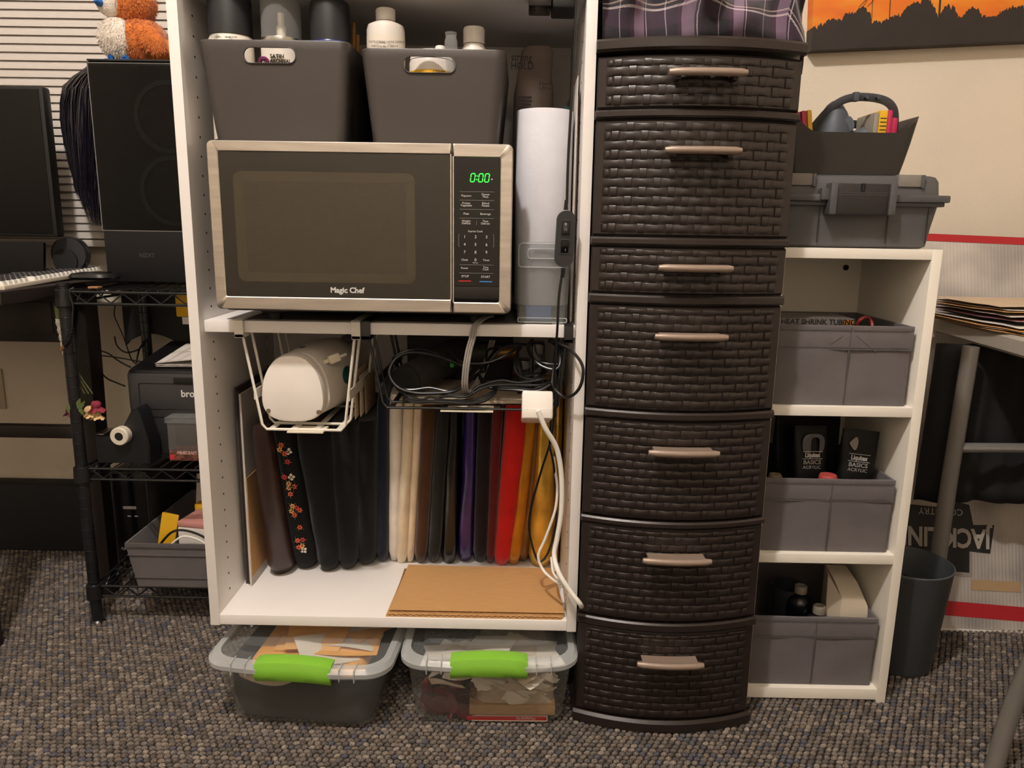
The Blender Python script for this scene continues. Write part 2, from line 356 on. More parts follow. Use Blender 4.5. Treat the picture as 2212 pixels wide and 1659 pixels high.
# ---- carpet pile: looped yarn, one uncountable object
def carpet():
    vs = []; px, py = .0126, .0106
    y = -1.3; r = 0
    while y < WY-.006:
        x = -1.9+(px/2 if r % 2 else 0)
        while x < 1.8:
            vs.append((x+rnd.uniform(-.0009, .0009), y+rnd.uniform(-.0006, .0006), .0012+rnd.uniform(-.0005, .0005))); x += px
        y += py; r += 1
    me = bpy.data.meshes.new('carpet_pile'); me.from_pydata(vs, [], [])
    o = bpy.data.objects.new('carpet_pile', me); COL.objects.link(o)
    setp(o, 'grey brown looped carpet with tan and blue flecks covering the floor', 'carpet', kind='stuff')
    m = bpy.data.materials.new('carpet_yarn'); m.use_nodes = True; N = m.node_tree.nodes; L = m.node_tree.links; p = N['Principled BSDF']
    p.inputs['Roughness'].default_value = .95; p.inputs['Specular IOR Level'].default_value = .15
    oi = N.new('ShaderNodeObjectInfo'); rp = N.new('ShaderNodeValToRGB'); e = rp.color_ramp.elements
    cols = ['6a645f', '766f69', '5c5752', '827970', '5a5a62', '6e6762', '91887e', '625c58', '766b61', '7a736d']
    rp.color_ramp.interpolation = 'CONSTANT'
    for i, c in enumerate(cols):
        q = e[0] if i == 0 else (e[1] if i == 1 else e.new(i/len(cols)))
        q.position = i/len(cols); q.color = (*lin(c), 1)
    tc = N.new('ShaderNodeTexCoord'); nz = N.new('ShaderNodeTexNoise'); nz.inputs['Scale'].default_value = 420; nz.inputs['Detail'].default_value = 2
    mp = N.new('ShaderNodeMapping'); mp.inputs['Scale'].default_value = (1, 3, 1)
    geo = N.new('ShaderNodeNewGeometry'); L.new(geo.outputs['Position'], mp.inputs['Vector']); L.new(mp.outputs[0], nz.inputs['Vector'])
    r2 = N.new('ShaderNodeValToRGB'); r2.color_ramp.elements[0].position = .35; r2.color_ramp.elements[1].position = .65
    r2.color_ramp.elements[0].color = (.35, .33, .33, 1); r2.color_ramp.elements[1].color = (1.15, 1.12, 1.1, 1)
    mx = N.new('ShaderNodeMix'); mx.data_type = 'RGBA'; mx.blend_type = 'MULTIPLY'; mx.inputs[0].default_value = 1
    L.new(oi.outputs['Random'], rp.inputs[0]); L.new(nz.outputs['Fac'], r2.inputs[0])
    L.new(rp.outputs[0], mx.inputs[6]); L.new(r2.outputs[0], mx.inputs[7]); L.new(mx.outputs[2], p.inputs['Base Color'])
    g = bpy.data.node_groups.new('pile', 'GeometryNodeTree')
    g.interface.new_socket('Geometry', in_out='INPUT', socket_type='NodeSocketGeometry')
    g.interface.new_socket('Geometry', in_out='OUTPUT', socket_type='NodeSocketGeometry')
    n = g.nodes; gi = n.new('NodeGroupInput'); go = n.new('NodeGroupOutput')
    ico = n.new('GeometryNodeMeshIcoSphere'); ico.inputs['Radius'].default_value = 1; ico.inputs['Subdivisions'].default_value = 2
    tr = n.new('GeometryNodeTransform'); tr.inputs['Scale'].default_value = (.0066, .0046, .0050)
    sm = n.new('GeometryNodeSetShadeSmooth'); sma = n.new('GeometryNodeSetMaterial'); sma.inputs['Material'].default_value = m
    inst = n.new('GeometryNodeInstanceOnPoints')
    rv = n.new('FunctionNodeRandomValue'); rv.data_type = 'FLOAT_VECTOR'; rv.inputs[0].default_value = (-.25, -.15, .0); rv.inputs[1].default_value = (.25, .15, .45)
    rs = n.new('FunctionNodeRandomValue'); rs.data_type = 'FLOAT_VECTOR'; rs.inputs[0].default_value = (.88, .85, .85); rs.inputs[1].default_value = (1.10, 1.12, 1.15); 
    k = g.links
    k.new(ico.outputs[0], tr.inputs[0]); k.new(tr.outputs[0], sm.inputs[0]); k.new(sm.outputs[0], sma.inputs[0])
    k.new(gi.outputs[0], inst.inputs['Points']); k.new(sma.outputs[0], inst.inputs['Instance'])
    k.new(rv.outputs[0], inst.inputs['Rotation']); k.new(rs.outputs[0], inst.inputs['Scale']); k.new(inst.outputs[0], go.inputs[0])
    md = o.modifiers.new('pile', 'NODES'); md.node_group = g
    me.materials.append(m)
carpet()

# ---- window blind
def blind():
    t = thing('window_blind', 'closed white slatted window blind behind the desk and computer', 'blind', (-1.37, .72, .855))
    x0, x1 = -2.1, -.64
    mat('slat_white', 'c2bbb4', .5)
    a = math.radians(70); hw = .0128
    prof = [(-hw, 0), (-hw*.5, .0013), (0, .0018), (hw*.5, .0013), (hw, 0)]
    front = [(u*math.cos(a)-b*math.sin(a), u*math.sin(a)+b*math.cos(a)) for u, b in prof]
    m = MB(); ring = lambda x: [(x, y, z) for y, z in front]+[(x, y+.0007, z) for y, z in reversed(front)]
    m.loft([ring(x0), ring(x1)])
    src = None; z = .888
    k = 0
    while z < 2.12:
        if src is None:
            src = MB(Matrix.Translation((0, .72, z))); src.v = [v+Vector((0, .72, z)) for v in m.v]; src.f = m.f
            src = src.build('slat', 'slat_white', t)
            o0 = ORG[src.name].copy()
        else: copy_part(src, t, o0+Vector((0, 0, k*.0199)))
        z += .0199; k += 1
    MB().box(x0, x1, .708, .734, .855, .872, .003).build('bottom_rail', 'slat_white', t)
    MB().box(x0, x1, .70, .745, 2.11, 2.15, .003).build('head_rail', 'slat_white', t)
    for x in (-.926, -1.75):
        MB().tube([(x, .7065, .86), (x, .7065, 2.11)], .0012, 6).build('ladder_cord', 'slat_white', t)
blind()

# ================================================================ WHITE CABINET
def cabinet():
    t = thing('storage_cabinet', 'tall open white laminate cabinet holding the microwave and fabric', 'cabinet', (-.2255, .2, 0))
    W = 'white_laminate'
    for x0, x1 in ((-.569, -.551), (.100, .118)):
        p = MB().box(x0, x1, 0, .4, .18, 2.0, .0012).build('side_panel', W, t)
        xs = x1 if x0 < -.5 else x0; d = 1 if x0 < -.5 else -1
        h = MB()
        for yy in (.056, .34):
            for k in range(36):
                z = .227+.0322*k
                h.cyl((xs-d*.002, yy, z), (xs+d*.0004, yy, z), .0022, 8)
        h.build('peg_hole', mat('hole_dark', '2a2018', .9), p, kind='stuff')
    MB().box(-.551, .100, .39, .396, .182, 2.0).build('back_panel', W, t)
    MB().box(-.551, .100, 0.0, .389, .182, .202, .0012).build('shelf', W, t)
    MB().box(-.5505, .0995, .019, .389, .733, .754, .0012).build('shelf', W, t)
    MB().box(-.551, .100, .004, .389, 1.288, 1.308, .0012).build('shelf', W, t)
    MB().box(-.551, .100, 0, .389, 1.98, 2.0, .0012).build('top_panel', W, t)
    for x in (-.55, .07): MB().box(x, x+.03, .32, .39, 0, .18, .002).build('foot', W, t)
    # dark shelf liner under the microwave
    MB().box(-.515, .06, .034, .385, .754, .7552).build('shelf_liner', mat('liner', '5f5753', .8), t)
cabinet()

def microwave():
    global MW
    Y = -.03; MW = t = thing('microwave', 'stainless steel microwave oven with black glass door and green clock', 'microwave', (-.26, .15, .7555))
    MB().box(-.499, -.02, -.012, .33, .775, 1.046, .006).build('body', mat('mw_body', '55514c', .4, metal=.6), t)
    x0, x1, xm, z0, z1 = -.507, -.013, -.111, .7795, 1.051
    d = MB().plate(rrect(x0, xm-.0012, z0, z1, (.001, .001, .009, .009)), rrect(-.489, -.1135, .801, 1.034, .003), Y, -.01, .0016).build('door_frame', 'stainless', t)
    MB().box(-.489, -.1135, Y+.0042, Y+.006, .801, 1.034).build('window_backing', mat('mw_black', '211c18', .35), d)
    mm = bpy.data.materials.new('mw_mesh'); mm.use_nodes = True; N = mm.node_tree.nodes; L = mm.node_tree.links; p = N['Principled BSDF']
    tc = N.new('ShaderNodeTexCoord'); mp = N.new('ShaderNodeMapping'); mp.inputs['Scale'].default_value = (420, 420, 420)
    vo = N.new('ShaderNodeTexVoronoi'); vo.inputs['Randomness'].default_value = 0; vo.inputs['Scale'].default_value = 1
    rp = N.new('ShaderNodeValToRGB'); rp.color_ramp.elements[0].position = .30; rp.color_ramp.elements[1].position = .42
    rp.color_ramp.elements[0].color = (.012, .011, .009, 1); rp.color_ramp.elements[1].color = (.62, .54, .42, 1)
    L.new(tc.outputs['Object'], mp.inputs[0]); L.new(mp.outputs[0], vo.inputs['Vector']); L.new(vo.outputs['Distance'], rp.inputs[0]); L.new(rp.outputs[0], p.inputs['Base Color'])
    p.inputs['Roughness'].default_value = .4
    MC['mw_mesh'] = mm
    MB().plate(rrect(-.468, -.172, .826, 1.004, .012), rrect(-.452, -.186, .842, .988, .004), Y+.0032, Y+.0040, .0002).build('screen_border', mat('mw_border', 'bfb39c', .5), d)
    MB().box(-.454, -.184, Y+.0034, Y+.0040, .840, .990).build('perforated_screen', 'mw_mesh', d)
    gl = bpy.data.materials.new('tinted_glass'); gl.use_nodes = True; N = gl.node_tree.nodes; L = gl.node_tree.links
    N.remove(N['Principled BSDF']); g1 = N.new('ShaderNodeBsdfGlossy'); g1.inputs['Roughness'].default_value = .02; t1 = N.new('ShaderNodeBsdfTransparent'); t1.inputs[0].default_value = (.74, .72, .68, 1)
    fr = N.new('ShaderNodeFresnel'); fr.inputs[0].default_value = 1.65; mx = N.new('ShaderNodeMixShader')
    L.new(fr.outputs[0], mx.inputs[0]); L.new(t1.outputs[0], mx.inputs[1]); L.new(g1.outputs[0], mx.inputs[2]); L.new(mx.outputs[0], N['Material Output'].inputs[0]); MC['tinted_glass'] = gl
    MB().box(-.4885, -.114, Y+.0008, Y+.0018, .8015, 1.0335).build('door_glass', 'tinted_glass', d)
    text('Magic Chef', .0125, (-.3145, Y+.0004, .8135), 'text_white', d, bold=.0004)
    c = MB().plate(rrect(xm+.0012, x1, z0, z1, (.009, .009, .001, .001)), rrect(-.1085, -.033, .797, 1.030, (.004, .004, .001, .001)), Y, -.01, .0016).build('control_frame', 'stainless', t)
    q = MB().box(-.1085, -.033, Y+.0012, -.011, .824, 1.030).build('control_panel', mat('mw_panel', '0d0c0c', .12), t)
    MB().box(-.1085, -.033, Y+.0010, -.011, .797, .8232, .001).build('door_button', 'mw_panel', t)
    yt = Y+.0008
    segs = {'0': 'abcdef'}
    dm = MB()
    def dig(cx, cz):
        w_, h_ = .0066, .0128; th = .0011
        sh = lambda x, z: (cx+x+(z)*.14, cz+z)
        L_ = [((-w_/2, h_/2), (w_/2, h_/2)), ((w_/2, h_/2), (w_/2, 0)), ((w_/2, 0), (w_/2, -h_/2)), ((-w_/2, -h_/2), (w_/2, -h_/2)), ((-w_/2, 0), (-w_/2, -h_/2)), ((-w_/2, h_/2), (-w_/2, 0))]
        for a, b in L_:
            a = sh(*a); b = sh(*b); ln = math.hypot(b[0]-a[0], b[1]-a[1]); ux, uz = (b[0]-a[0])/ln, (b[1]-a[1])/ln
            a = (a[0]+ux*.0008, a[1]+uz*.0008); b = (b[0]-ux*.0008, b[1]-uz*.0008)
            n = (-uz*th*.5, ux*th*.5)
            pts = [(a[0]+n[0], a[1]+n[1]), (a[0]-n[0], a[1]-n[1]), (b[0]-n[0], b[1]-n[1]), (b[0]+n[0], b[1]+n[1])]
            dm.prism(pts, 'y', yt, yt+.0003)
    for cx in (-.0775, -.0645, -.0545): dig(cx, .9985)
    for dz in (-.0028, .0028): dm.box(-.0714+dz*.14, -.0702+dz*.14, yt, yt+.0003, .9985+dz-.0007, .9985+dz+.0007)
    dm.build('clock_digits', 'led_green', q)
    MB().box(-.0478, -.0455, yt, yt+.0003, .9955, .9972).build('indicator', 'text_white', q)
    ln = MB()
    for z in (.9765, .963, .9485, .9345, .859, .8455): ln.box(-.099, -.0425, yt, yt+.0002, z-.0002, z+.0002)
    ln.box(-.0712, -.0708, yt, yt+.0002, .9235, .930)
    for x, s in ((-.1003, 1), (-.0425, -1)):
        ln.box(x-.0002, x+.0002, yt, yt+.0002, .889, .908); ln.box(min(x, x+.002*s), max(x, x+.002*s), yt, yt+.0002, .9078, .9082); ln.box(min(x, x+.002*s), max(x, x+.002*s), yt, yt+.0002, .8888, .8892)
    ln.build('panel_rules', 'text_dim', q)
    T = lambda s, x, z, sz=.0047: text(s, sz, (x, yt, z), 'text_white', q, align='CENTER', ext=.0001)
    T('Popcorn', -.088, .970); T('Dinner\nPlate', -.0565, .9705)
    T('Frozen\nVegetable', -.088, .9565); T('Baked\nPotato', -.0565, .9565)
    T('Pizza', -.088, .9415); T('Beverage', -.0565, .9415)
    T('Weight\nDefrost', -.088, .928); T('Time\nDefrost', -.0565, .928)
    T('Express Cook', -.073, .9135, .0042)
    for i, n_ in enumerate('123456789'):
        T(n_, (-.0905, -.0725, -.0545)[i % 3], .9045-.0125*(i//3), .0068)
    T('0', -.0725, .867, .0068); T('Memory', -.0725, .8625, .0026); T('Clock', -.0905, .867, .0046); T('Timer', -.0545, .867, .0046)
    T('Power', -.0905, .8535, .0046); T('Time\nCook', -.0555, .8535, .0044)
    T('STOP', -.0895, .8400, .0052); T('START', -.0555, .8395, .0052)
    MB().box(-.1005, -.0795, yt, yt+.0002, .8315, .8330).build('stop_bar', mat('red_bar', 'c0241c', .5), q)
    MB().box(-.0655, -.0445, yt, yt+.0002, .8310, .8325).build('start_bar', mat('blue_bar', '2f7fc4', .5), q)
    for x in (-.43, -.075):
        for y in (.04, .28): MB().lathe([(.030, .775), (.024, .769), (.012, .7665), (.011, .7555)], (x, y, 0), 16).build('foot', 'black', t)
microwave()

def flat_cord():
    pts = crom(P['mwcord'], 6); m = MB()
    T3 = []
    for k in (-1, 0, 1): T3.append([p+Vector((k*.0040, 0, 0)) for p in pts])
    for q in T3: m.tube(q, .0021, 8)
    m.build('power_cord', 'cable_grey', MW, 'flat grey ribbed power cord')
flat_cord()

# ---- bins above the microwave
def storage_bin(name, label, top, bot, z0, z1, yt, yb, hole, depth=.27):
    t = thing(name, label, 'bin', ((top[0]+top[1])/2, yt+depth/2, z0))
    r = .018; th = .003
    def ring(f, ins=0, r_=r):
        x0 = bot[0]+(top[0]-bot[0])*f+ins; x1 = bot[1]+(top[1]-bot[1])*f-ins
        y0 = yb+(yt-yb)*f+ins; y1 = yb+depth+(yt-yb)*-f*.6-ins
        return [(x, y, z0+(z1-z0)*f) for x, y in rrect(x0, x1, y0, y1, r_, 5)]
    R = [ring(f) for f in (0, .3, .6, .9, .985)]+[[(x, y, z1) for x, y, _ in ring(1, .001)], [(x, y, z1) for x, y, _ in ring(1, th)]]
    R += [[(x, y, z) for x, y, z in ring(f, th)] for f in (.9, .5)]+[[(x, y, z0+.004) for x, y, _ in ring(.02, th)]]
    o = MB().loft(R).build('body', 'grey_bin', t, ang=30)
    hx0, hx1, hz0, hz1 = hole
    c = MB().prism(rrect(hx0, hx1, hz0, hz1, (hz1-hz0)*.49, 6), 'y', yb-.05, yb+.06)
    cut(o, c)
    hm = MB()
    f = ((hz0+hz1)/2-z0)/(z1-z0); yy = yb+(yt-yb)*f
    hm.plate(rrect(hx0-.0015, hx1+.0015, hz0-.0015, hz1+.0015, (hz1-hz0)*.53, 6), rrect(hx0, hx1, hz0, hz1, (hz1-hz0)*.49, 6), yy-.0012, yy+.002, .0006)
    hm.build('handle_rim', 'grey_bin', t)
storage_bin('plastic_bin', 'dark grey tapered bin with spray cans on top of the microwave', (-.524, -.279), (-.509, -.292), 1.052, 1.209, -.001, .012, (-.449, -.366, 1.1745, 1.1975))
storage_bin('plastic_bin', 'dark grey tapered bin with white bottles on top of the microwave', (-.262, -.026), (-.248, -.039), 1.052, 1.199, -.001, .012, (-.192, -.108, 1.1635, 1.1875))

def can(label, c, r, z0, z1, zc, mbody, mcap, ring=None):
    t = thing('spray_can', label, 'can', (c[0], c[1], z0), 'spray cans in the grey bin')
    MB().lathe([(r, 0), (r, zc-z0-.006), (r*.94, zc-z0-.001), (r*.94, zc-z0)], (c[0], c[1], z0), 24).build('body', mbody, t)
    MB().lathe([(r*.97, zc+.0005), (r*.97, z1-.010), (r*.93, z1-.003), (r*.82, z1)], (c[0], c[1], 0), 24).build('cap', mcap, t)
    if ring: MB().lathe([(r*.99, zc-.004), (r*1.0, zc), (r*.96, zc+.002)], (c[0], c[1], 0), 24).build('rim', ring, t)
    return t
mat('cream_label', 'd9d0c2', .5); mat('cap_black', '17181c', .5); mat('cap_blue', '10206e', .3)
c1 = can('white spray can with tall black cap beside the cabinet side panel', (-.485, .048), .036, 1.058, 1.287, 1.222, 'cream_label', 'cap_black')
text('CAUTION\nCONTENTS UNDER PRESSURE', .0034, (-.508, .0125, 1.2165), 'text_black', c1, M=RZ(-28, (-.485, .048, 1.2)) if 0 else None, ext=.0002)
c2 = thing('spray_can', 'white archival varnish can with clear cap over its nozzle', 'can', (-.402, .052, 1.058), 'spray cans in the grey bin')
MB().lathe([(.034, 1.058), (.034, 1.206), (.032, 1.213), (.030, 1.214)], (-.402, .052, 0), 28).build('body', 'cream_label', c2)
MB().lathe([(.0335, 1.212), (.0345, 1.216), (.0335, 1.220)], (-.402, .052, 0), 28).build('collar', 'steel', c2)
MB().lathe([(.0325, 1.219), (.0325, 1.276), (.0305, 1.286)], (-.402, .052, 0), 28, cap0=False).build('cap', 'clear', c2)
MB().lathe([(.008, 1.215), (.008, 1.240), (.0055, 1.243), (.0055, 1.262)], (-.402, .052, 0), 14).build('nozzle', 'ivory', c2)
text('SATIN', .0084, (-.4120, .0168, 1.1880), 'text_black', c2, bold=.0002)
text('ARCHIVAL', .0084, (-.4120, .0168, 1.1803), 'text_black', c2, bold=.0002, sx=.86)
text('VARNISH', .0084, (-.4120, .0168, 1.1726), 'text_black', c2, bold=.0002, sx=.86)
MB().plate(rrect(-.4320, -.4150, 1.168, 1.188, .007), rrect(-.4280, -.4190, 1.173, 1.183, .003), .0178, .026, .0003).build('printed_mark', mat('plum_print', '8b2a72', .5), c2)
can('spray can with black cap and blue rim beside the wooden sticks', (-.320, .050), .0335, 1.058, 1.280, 1.214, 'cap_black', 'cap_black', 'cap_blue')
for i, (dx, y, h, dd) in enumerate(((-.293, .105, 1.262, .001), (-.2905, .115, 1.245, .003))):
    setp(MB().cyl((dx-.004, y, 1.06), (dx+dd, y, h), .0032, 8).build('wooden_stick', mat('wood_stick', 'a9772f', .6)), ['taller wooden stick standing in the spray can bin', 'shorter wooden stick behind the taller one'][i], 'stick', 'wooden sticks')

def bottle(name, label, c, prof, zsplit, mb_, mc, extra=None):
    t = thing(name, label, 'bottle', (c[0], c[1], prof[0][1]))
    MB().lathe([p for p in prof if p[1] <= zsplit], (c[0], c[1], 0), 24).build('body', mb_, t)
    MB().lathe([p for p in prof if p[1] > zsplit], (c[0], c[1], 0), 20).build('cap', mc, t)
    return t
mat('milk_plastic', 'd2cbc3', .4); mat('milk_cap', 'cfc9c2', .4)
b1 = bottle('squeeze_bottle', 'white round bottle with screw cap and printed directions', (-.228, .052), [(.014, 1.058), (.0165, 1.07), (.0315, 1.185), (.0315, 1.236), (.0295, 1.244), (.021, 1.248), (.016, 1.250), (.0155, 1.2505), (.0155, 1.2510), (.0162, 1.2515), (.0162, 1.268), (.0150, 1.270)], 1.2509, 'milk_plastic', 'milk_cap')
MB().lathe([(.0318, 1.187), (.0318, 1.226)], (-.228, .052, 0), 24, cap0=False, cap1=False).build('label_wrap', 'cream_label', b1)
text("INSTRUCTIONS / MODE D'EMPLOI :", .0048, (-.2505, .0195, 1.2125), 'text_black', b1, ext=.0002, sx=.8)
text('surface must be clean, dry and free of', .0036, (-.2475, .0195, 1.2065), 'text_black', b1, ext=.0002, sx=.8)
b2 = bottle('squeeze_bottle', 'white bottle with ribbed cap and sloping shoulder beside glass vial', (-.083, .075), [(.030, 1.058), (.030, 1.196), (.029, 1.200), (.0165, 1.222), (.0163, 1.2225), (.0182, 1.2230), (.0182, 1.246), (.0165, 1.249)], 1.2226, 'milk_plastic', 'milk_cap')
b3 = thing('jar', 'low white jar with yellow band and round knob lid', 'jar', (-.152, .05, 1.058))
MB().lathe([(.037, 1.058), (.037, 1.185), (.035, 1.19)], (-.152, .05, 0), 28).build('body', 'milk_plastic', b3)
MB().lathe([(.0373, 1.150), (.0373, 1.171)], (-.152, .05, 0), 28, cap0=False, cap1=False).build('label_band', 'yellow', b3)
text('CLEAR', .007, (-.146, .0118, 1.1665), 'text_black', b3, ext=.0002)
MB().lathe([(.036, 1.190), (.034, 1.1985), (.026, 1.205), (.010, 1.206)], (-.152, .05, 0), 28).build('lid', 'milk_cap', b3)
MB().lathe([(.0085, 1.2055), (.0085, 1.211), (.007, 1.213)], (-.137, .045, 0), 16).build('knob', 'milk_cap', b3)
b4 = thing('glass_vial', 'small clear glass vial between the jar and white bottle', 'vial', (-.118, .032, 1.058))
MB().lathe([(.0105, 1.058), (.0105, 1.218), (.009, 1.222), (.0085, 1.226), (.0095, 1.2275), (.0095, 1.231)], (-.118, .032, 0), 18).build('glass', 'clear', b4)

setp(MB().box(-.375, -.235, .32, .385, 1.0475, 1.21, .006).build('dark_filler', 'black_matte'), 'black block added as shade behind the two grey bins', 'box')  # black block added to put shade in the gap between the bins
# ---- clear bin with paper roll and the things behind it
t = thing('clear_bin', 'narrow clear plastic bin holding the paper roll on the shelf', 'bin', (.045, .18, .7545))
def clear_bin():
    x0, x1, y0, y1, z0, z1 = -.006, .090, .030, .33, .7548, .897
    R = []
    for f, ins in ((0, .006), (.02, .004), (1, 0)): R.append([(x, y, z0+(z1-z0)*f) for x, y in rrect(x0+ins, x1-ins, y0+ins, y1-ins, .006, 3)])
    R.append([(x, y, z1) for x, y in rrect(x0+.0025, x1-.0025, y0+.0025, y1-.0025, .005, 3)])
    R.append([(x, y, z0+.003) for x, y in rrect(x0+.008, x1-.008, y0+.008, y1-.008, .005, 3)])
    MB().loft(R).build('tub', 'clear', t)
    MB().plate(rrect(x0+.004, x1-.004, .853, .895, .006), rrect(x0+.0058, x1-.0058, .8548, .8932, .005), .0275, .0298, .0004).build('handle_panel', 'clear_rim', t)
    MB().plate(rrect(x0+.02, x1-.02, .868, .886, .005), rrect(x0+.0215, x1-.0215, .8695, .8845, .004), .0272, .0298, .0004).build('handle_slot', 'clear_rim', t)
    MB().plate(rrect(x0+.004, x1-.004, .757, .766, .003), rrect(x0+.006, x1-.006, .7585, .7645, .002), .033, .0345, .0004).build('base_rim', 'clear_rim', t)
clear_bin()
setp(MB().lathe([(.048, .7860), (.0492, .7875), (.0492, 1.1165), (.0485, 1.118), (.018, 1.118), (.018, .7860)], (.0405, .088, 0), 40, cap0=False, cap1=False).build('paper_roll', mat('roll_white', 'cfcfd6', .9, var=.03, vs=40, bump=.2, bs=120)), 'tall white roll of paper standing in the clear bin', 'roll')
setp(MB().box(.012, .058, .040, .13, .760, .785, .002).build('blue_card', mat('blue_card', '1d5a9c', .5)), 'blue card pack under the roll in the clear bin', 'card')
t2 = thing('caulk_bag', 'squeezed plastic pouch with lettering behind the paper roll', 'pouch', (.02, .24, .759))
MB().loft([[(.02+rx*math.cos(a)+dx, .24+ry*math.sin(a), z) for a in [2*math.pi*k/18 for k in range(18)]] for z, rx, ry, dx in ((.759, .03, .03, 0), (.95, .038, .034, 0), (1.17, .038, .032, .002), (1.195, .034, .020, .003), (1.205, .033, .010, .003), (1.25, .030, .006, .008), (1.258, .022, .005, .010))]).build('pouch', mat('pouch_beige', '8a7a72', .4, var=.15, vs=25), t2)
text('strong\nHOLD', .019, (-.022, .201, 1.222), 'text_black', t2, sx=.8)
text('Hold\nUltra', .010, (.032, .199, 1.18), 'text_black', t2)
m_ = MB()
for k in range(9): m_.box(-.008+.002*math.sin(k*2), .018+.004*math.sin(k*3), .2045, .2050, 1.16-.0065*k, 1.1618-.0065*k)
m_.build('small_print', 'text_black', t2)
for i, (x, y, dz, c) in enumerate(((.062, .20, .0, '6d6470'), (.072, .23, .01, '4d8a90'), (.078, .21, .03, '9a4a3a'), (.083, .24, .02, 'b9a090'))):
    setp(MB(RY(2+i*1.5, (x, y, .9))).box(x-.007, x+.007, y, y+.012, .759, 1.12+.02*i+dz, .002).build('packet', mat('packet%d' % i, c, .5, var=.2, vs=60)), ['grey plastic packet', 'teal packet', 'rust red packet', 'beige packet'][i]+' standing behind the paper roll', 'packet', 'packets behind the roll')
for i in range(4):
    x = .0925+i*.0018
    zz = 1.17-.03*i
    setp(MB().box(x, x+.0008, .045+.012*i, .33, .7548, zz).build('paper_sheet', mat('sheet%d' % i, ['ded6cc', 'cbb9ae', 'e2dcd4', 'd3c6b4'][i], .8, var=.06, vs=12)), ['white paper sheet next to the clear bin', 'pinkish paper sheet filed against the cabinet side', 'tall white sheet filed against the cabinet side', 'cream sheet nearest the cabinet side panel'][i], 'paper', 'sheets filed beside the roll')
# ---- inline switch cord and black clip light
t = thing('switch_cord', 'black lamp cord with oblong two-rocker inline switch', 'cord', (.075, -.012, .6))
MB().tube(P['lampcord_up'], .0024, 8, sub=5).build('cord', 'cable_black', t)
MB().tube(P['lampcord_dn'], .0022, 8, sub=5).build('cord', 'cable_black', t)
sw = MB(RY(2, (.075, -.01, .905))).prism(rrect(.0595, .0905, .857, .949, .0152, 8), 'y', -.026, -.008).build('switch_body', mat('switch_grey', '202022', .45, bump=.1, bs=900), t)
for z in (.921, .8905):
    MB(RY(2, (.075, -.01, .905))).plate(rrect(.0672, .0828, z-.012, z+.012, .001), rrect(.0688, .0812, z-.0104, z+.0104, .001), -.0272, -.026, .0004).build('rocker_bezel', 'switch_grey', sw)
    rk = MB(RY(2, (.075, -.01, .905))@RX(-8 if z > .9 else 8, (.075, -.027, z))).box(.0694, .0806, -.0290, -.025, z-.0095, z+.0095, .0008).build('rocker', 'black_gloss', sw)
text('O', .006, (.0752, -.0296, .9185), 'text_dim', sw, align='CENTER'); text('I', .006, (.0754, -.0296, .8855), 'text_dim', sw, align='CENTER')
sr = MB()
for zc, s in ((.9505, 1), (.8555, -1)):
    for k in range(4): sr.lathe([(.0042-.0004*k, zc+s*.0035*k), (.0042-.0004*k, zc+s*.0035*k+s*.002)], (.0755 if s > 0 else .0738, -.012, 0), 12)
    sr.lathe([(.003, zc), (.0024, zc+s*.016)], (.0755 if s > 0 else .0738, -.012, 0), 12)
sr.build('strain_relief', 'cable_black', t)
t = thing('clip_light', 'black flat light bar fixed under the upper shelf', 'light', (.045, .04, 1.27))
MB().box(.008, .045, .015, .075, 1.2685, 1.2875, .003).build('housing', 'black_gloss', t)
MB().box(.046, .086, .012, .085, 1.2665, 1.2875, .004).build('battery_box', 'black', t)

# ================================================================ BASKETS UNDER THE SHELF
def under_basket(name, label, xa, xb, xla, xlb, zb, m, depth, plate, sgn=1):
    """xa,xb: strap positions; xla,xlb: bottom corners"""
    t = thing(name, label, 'basket', ((xa+xb)/2, .15, zb))
    for x in (xa, xb):
        s = MB(); w_ = .008
        s.box(x-w_, x+w_, .012, .0175, .7245, .7575, .001).box(x-w_, x+w_, .012, .24, .7548, .7572, .0006).box(x-w_, x+w_, .012, .045, .7245, .7315, .001)
        s.build('strap', m, t)
    r = .0026
    for y0 in (.020, .034+depth-.09):
        for dy in (0, .045):
            y = y0+dy
            MB().tube([(xa+.004, y, .7275), (xla+(xa-xla)*.06, y, zb+.010), (xla+.006, y, zb+.001), (xlb-.006, y, zb+.001), (xlb+(xb-xlb)*.06, y, zb+.010), (xb-.004, y, .7275)], r, 8).build('wire_hoop', m, t)
    for (x0, x1) in ((xla, xa), (xlb, xb)):
        k = .38; x = x0+(x1-x0)*k; z = zb+(.727-zb)*k
        MB().box(x-.0012, x+.0012, .018, depth+.03, z-.009, z+.009).build('side_band', m, t)
    for i in range(4):
        x = xla+.012+(xlb-xla-.024)*i/3
        MB().box(x-.005, x+.005, .020, depth+.02, zb-.0015, zb+.0008).build('bottom_strip', m, t)
    MB().box(plate[0], plate[1], .0125, .055, zb-.0035, zb-.0010).build('front_plate', plate[2], t)
mat('white_metal', 'dcd6cb', .35)
under_basket('under_shelf_basket', 'white wire basket hung from the shelf holding the round appliance', -.488, -.283, -.456, -.310, .557, 'white_metal', .26, (-.412, -.347, 'ivory'))
under_basket('under_shelf_basket', 'black wire basket hung from the shelf holding tangled cables', -.266, .088, -.238, .072, .601, 'rack_black', .28, (-.136, -.042, 'ivory'))

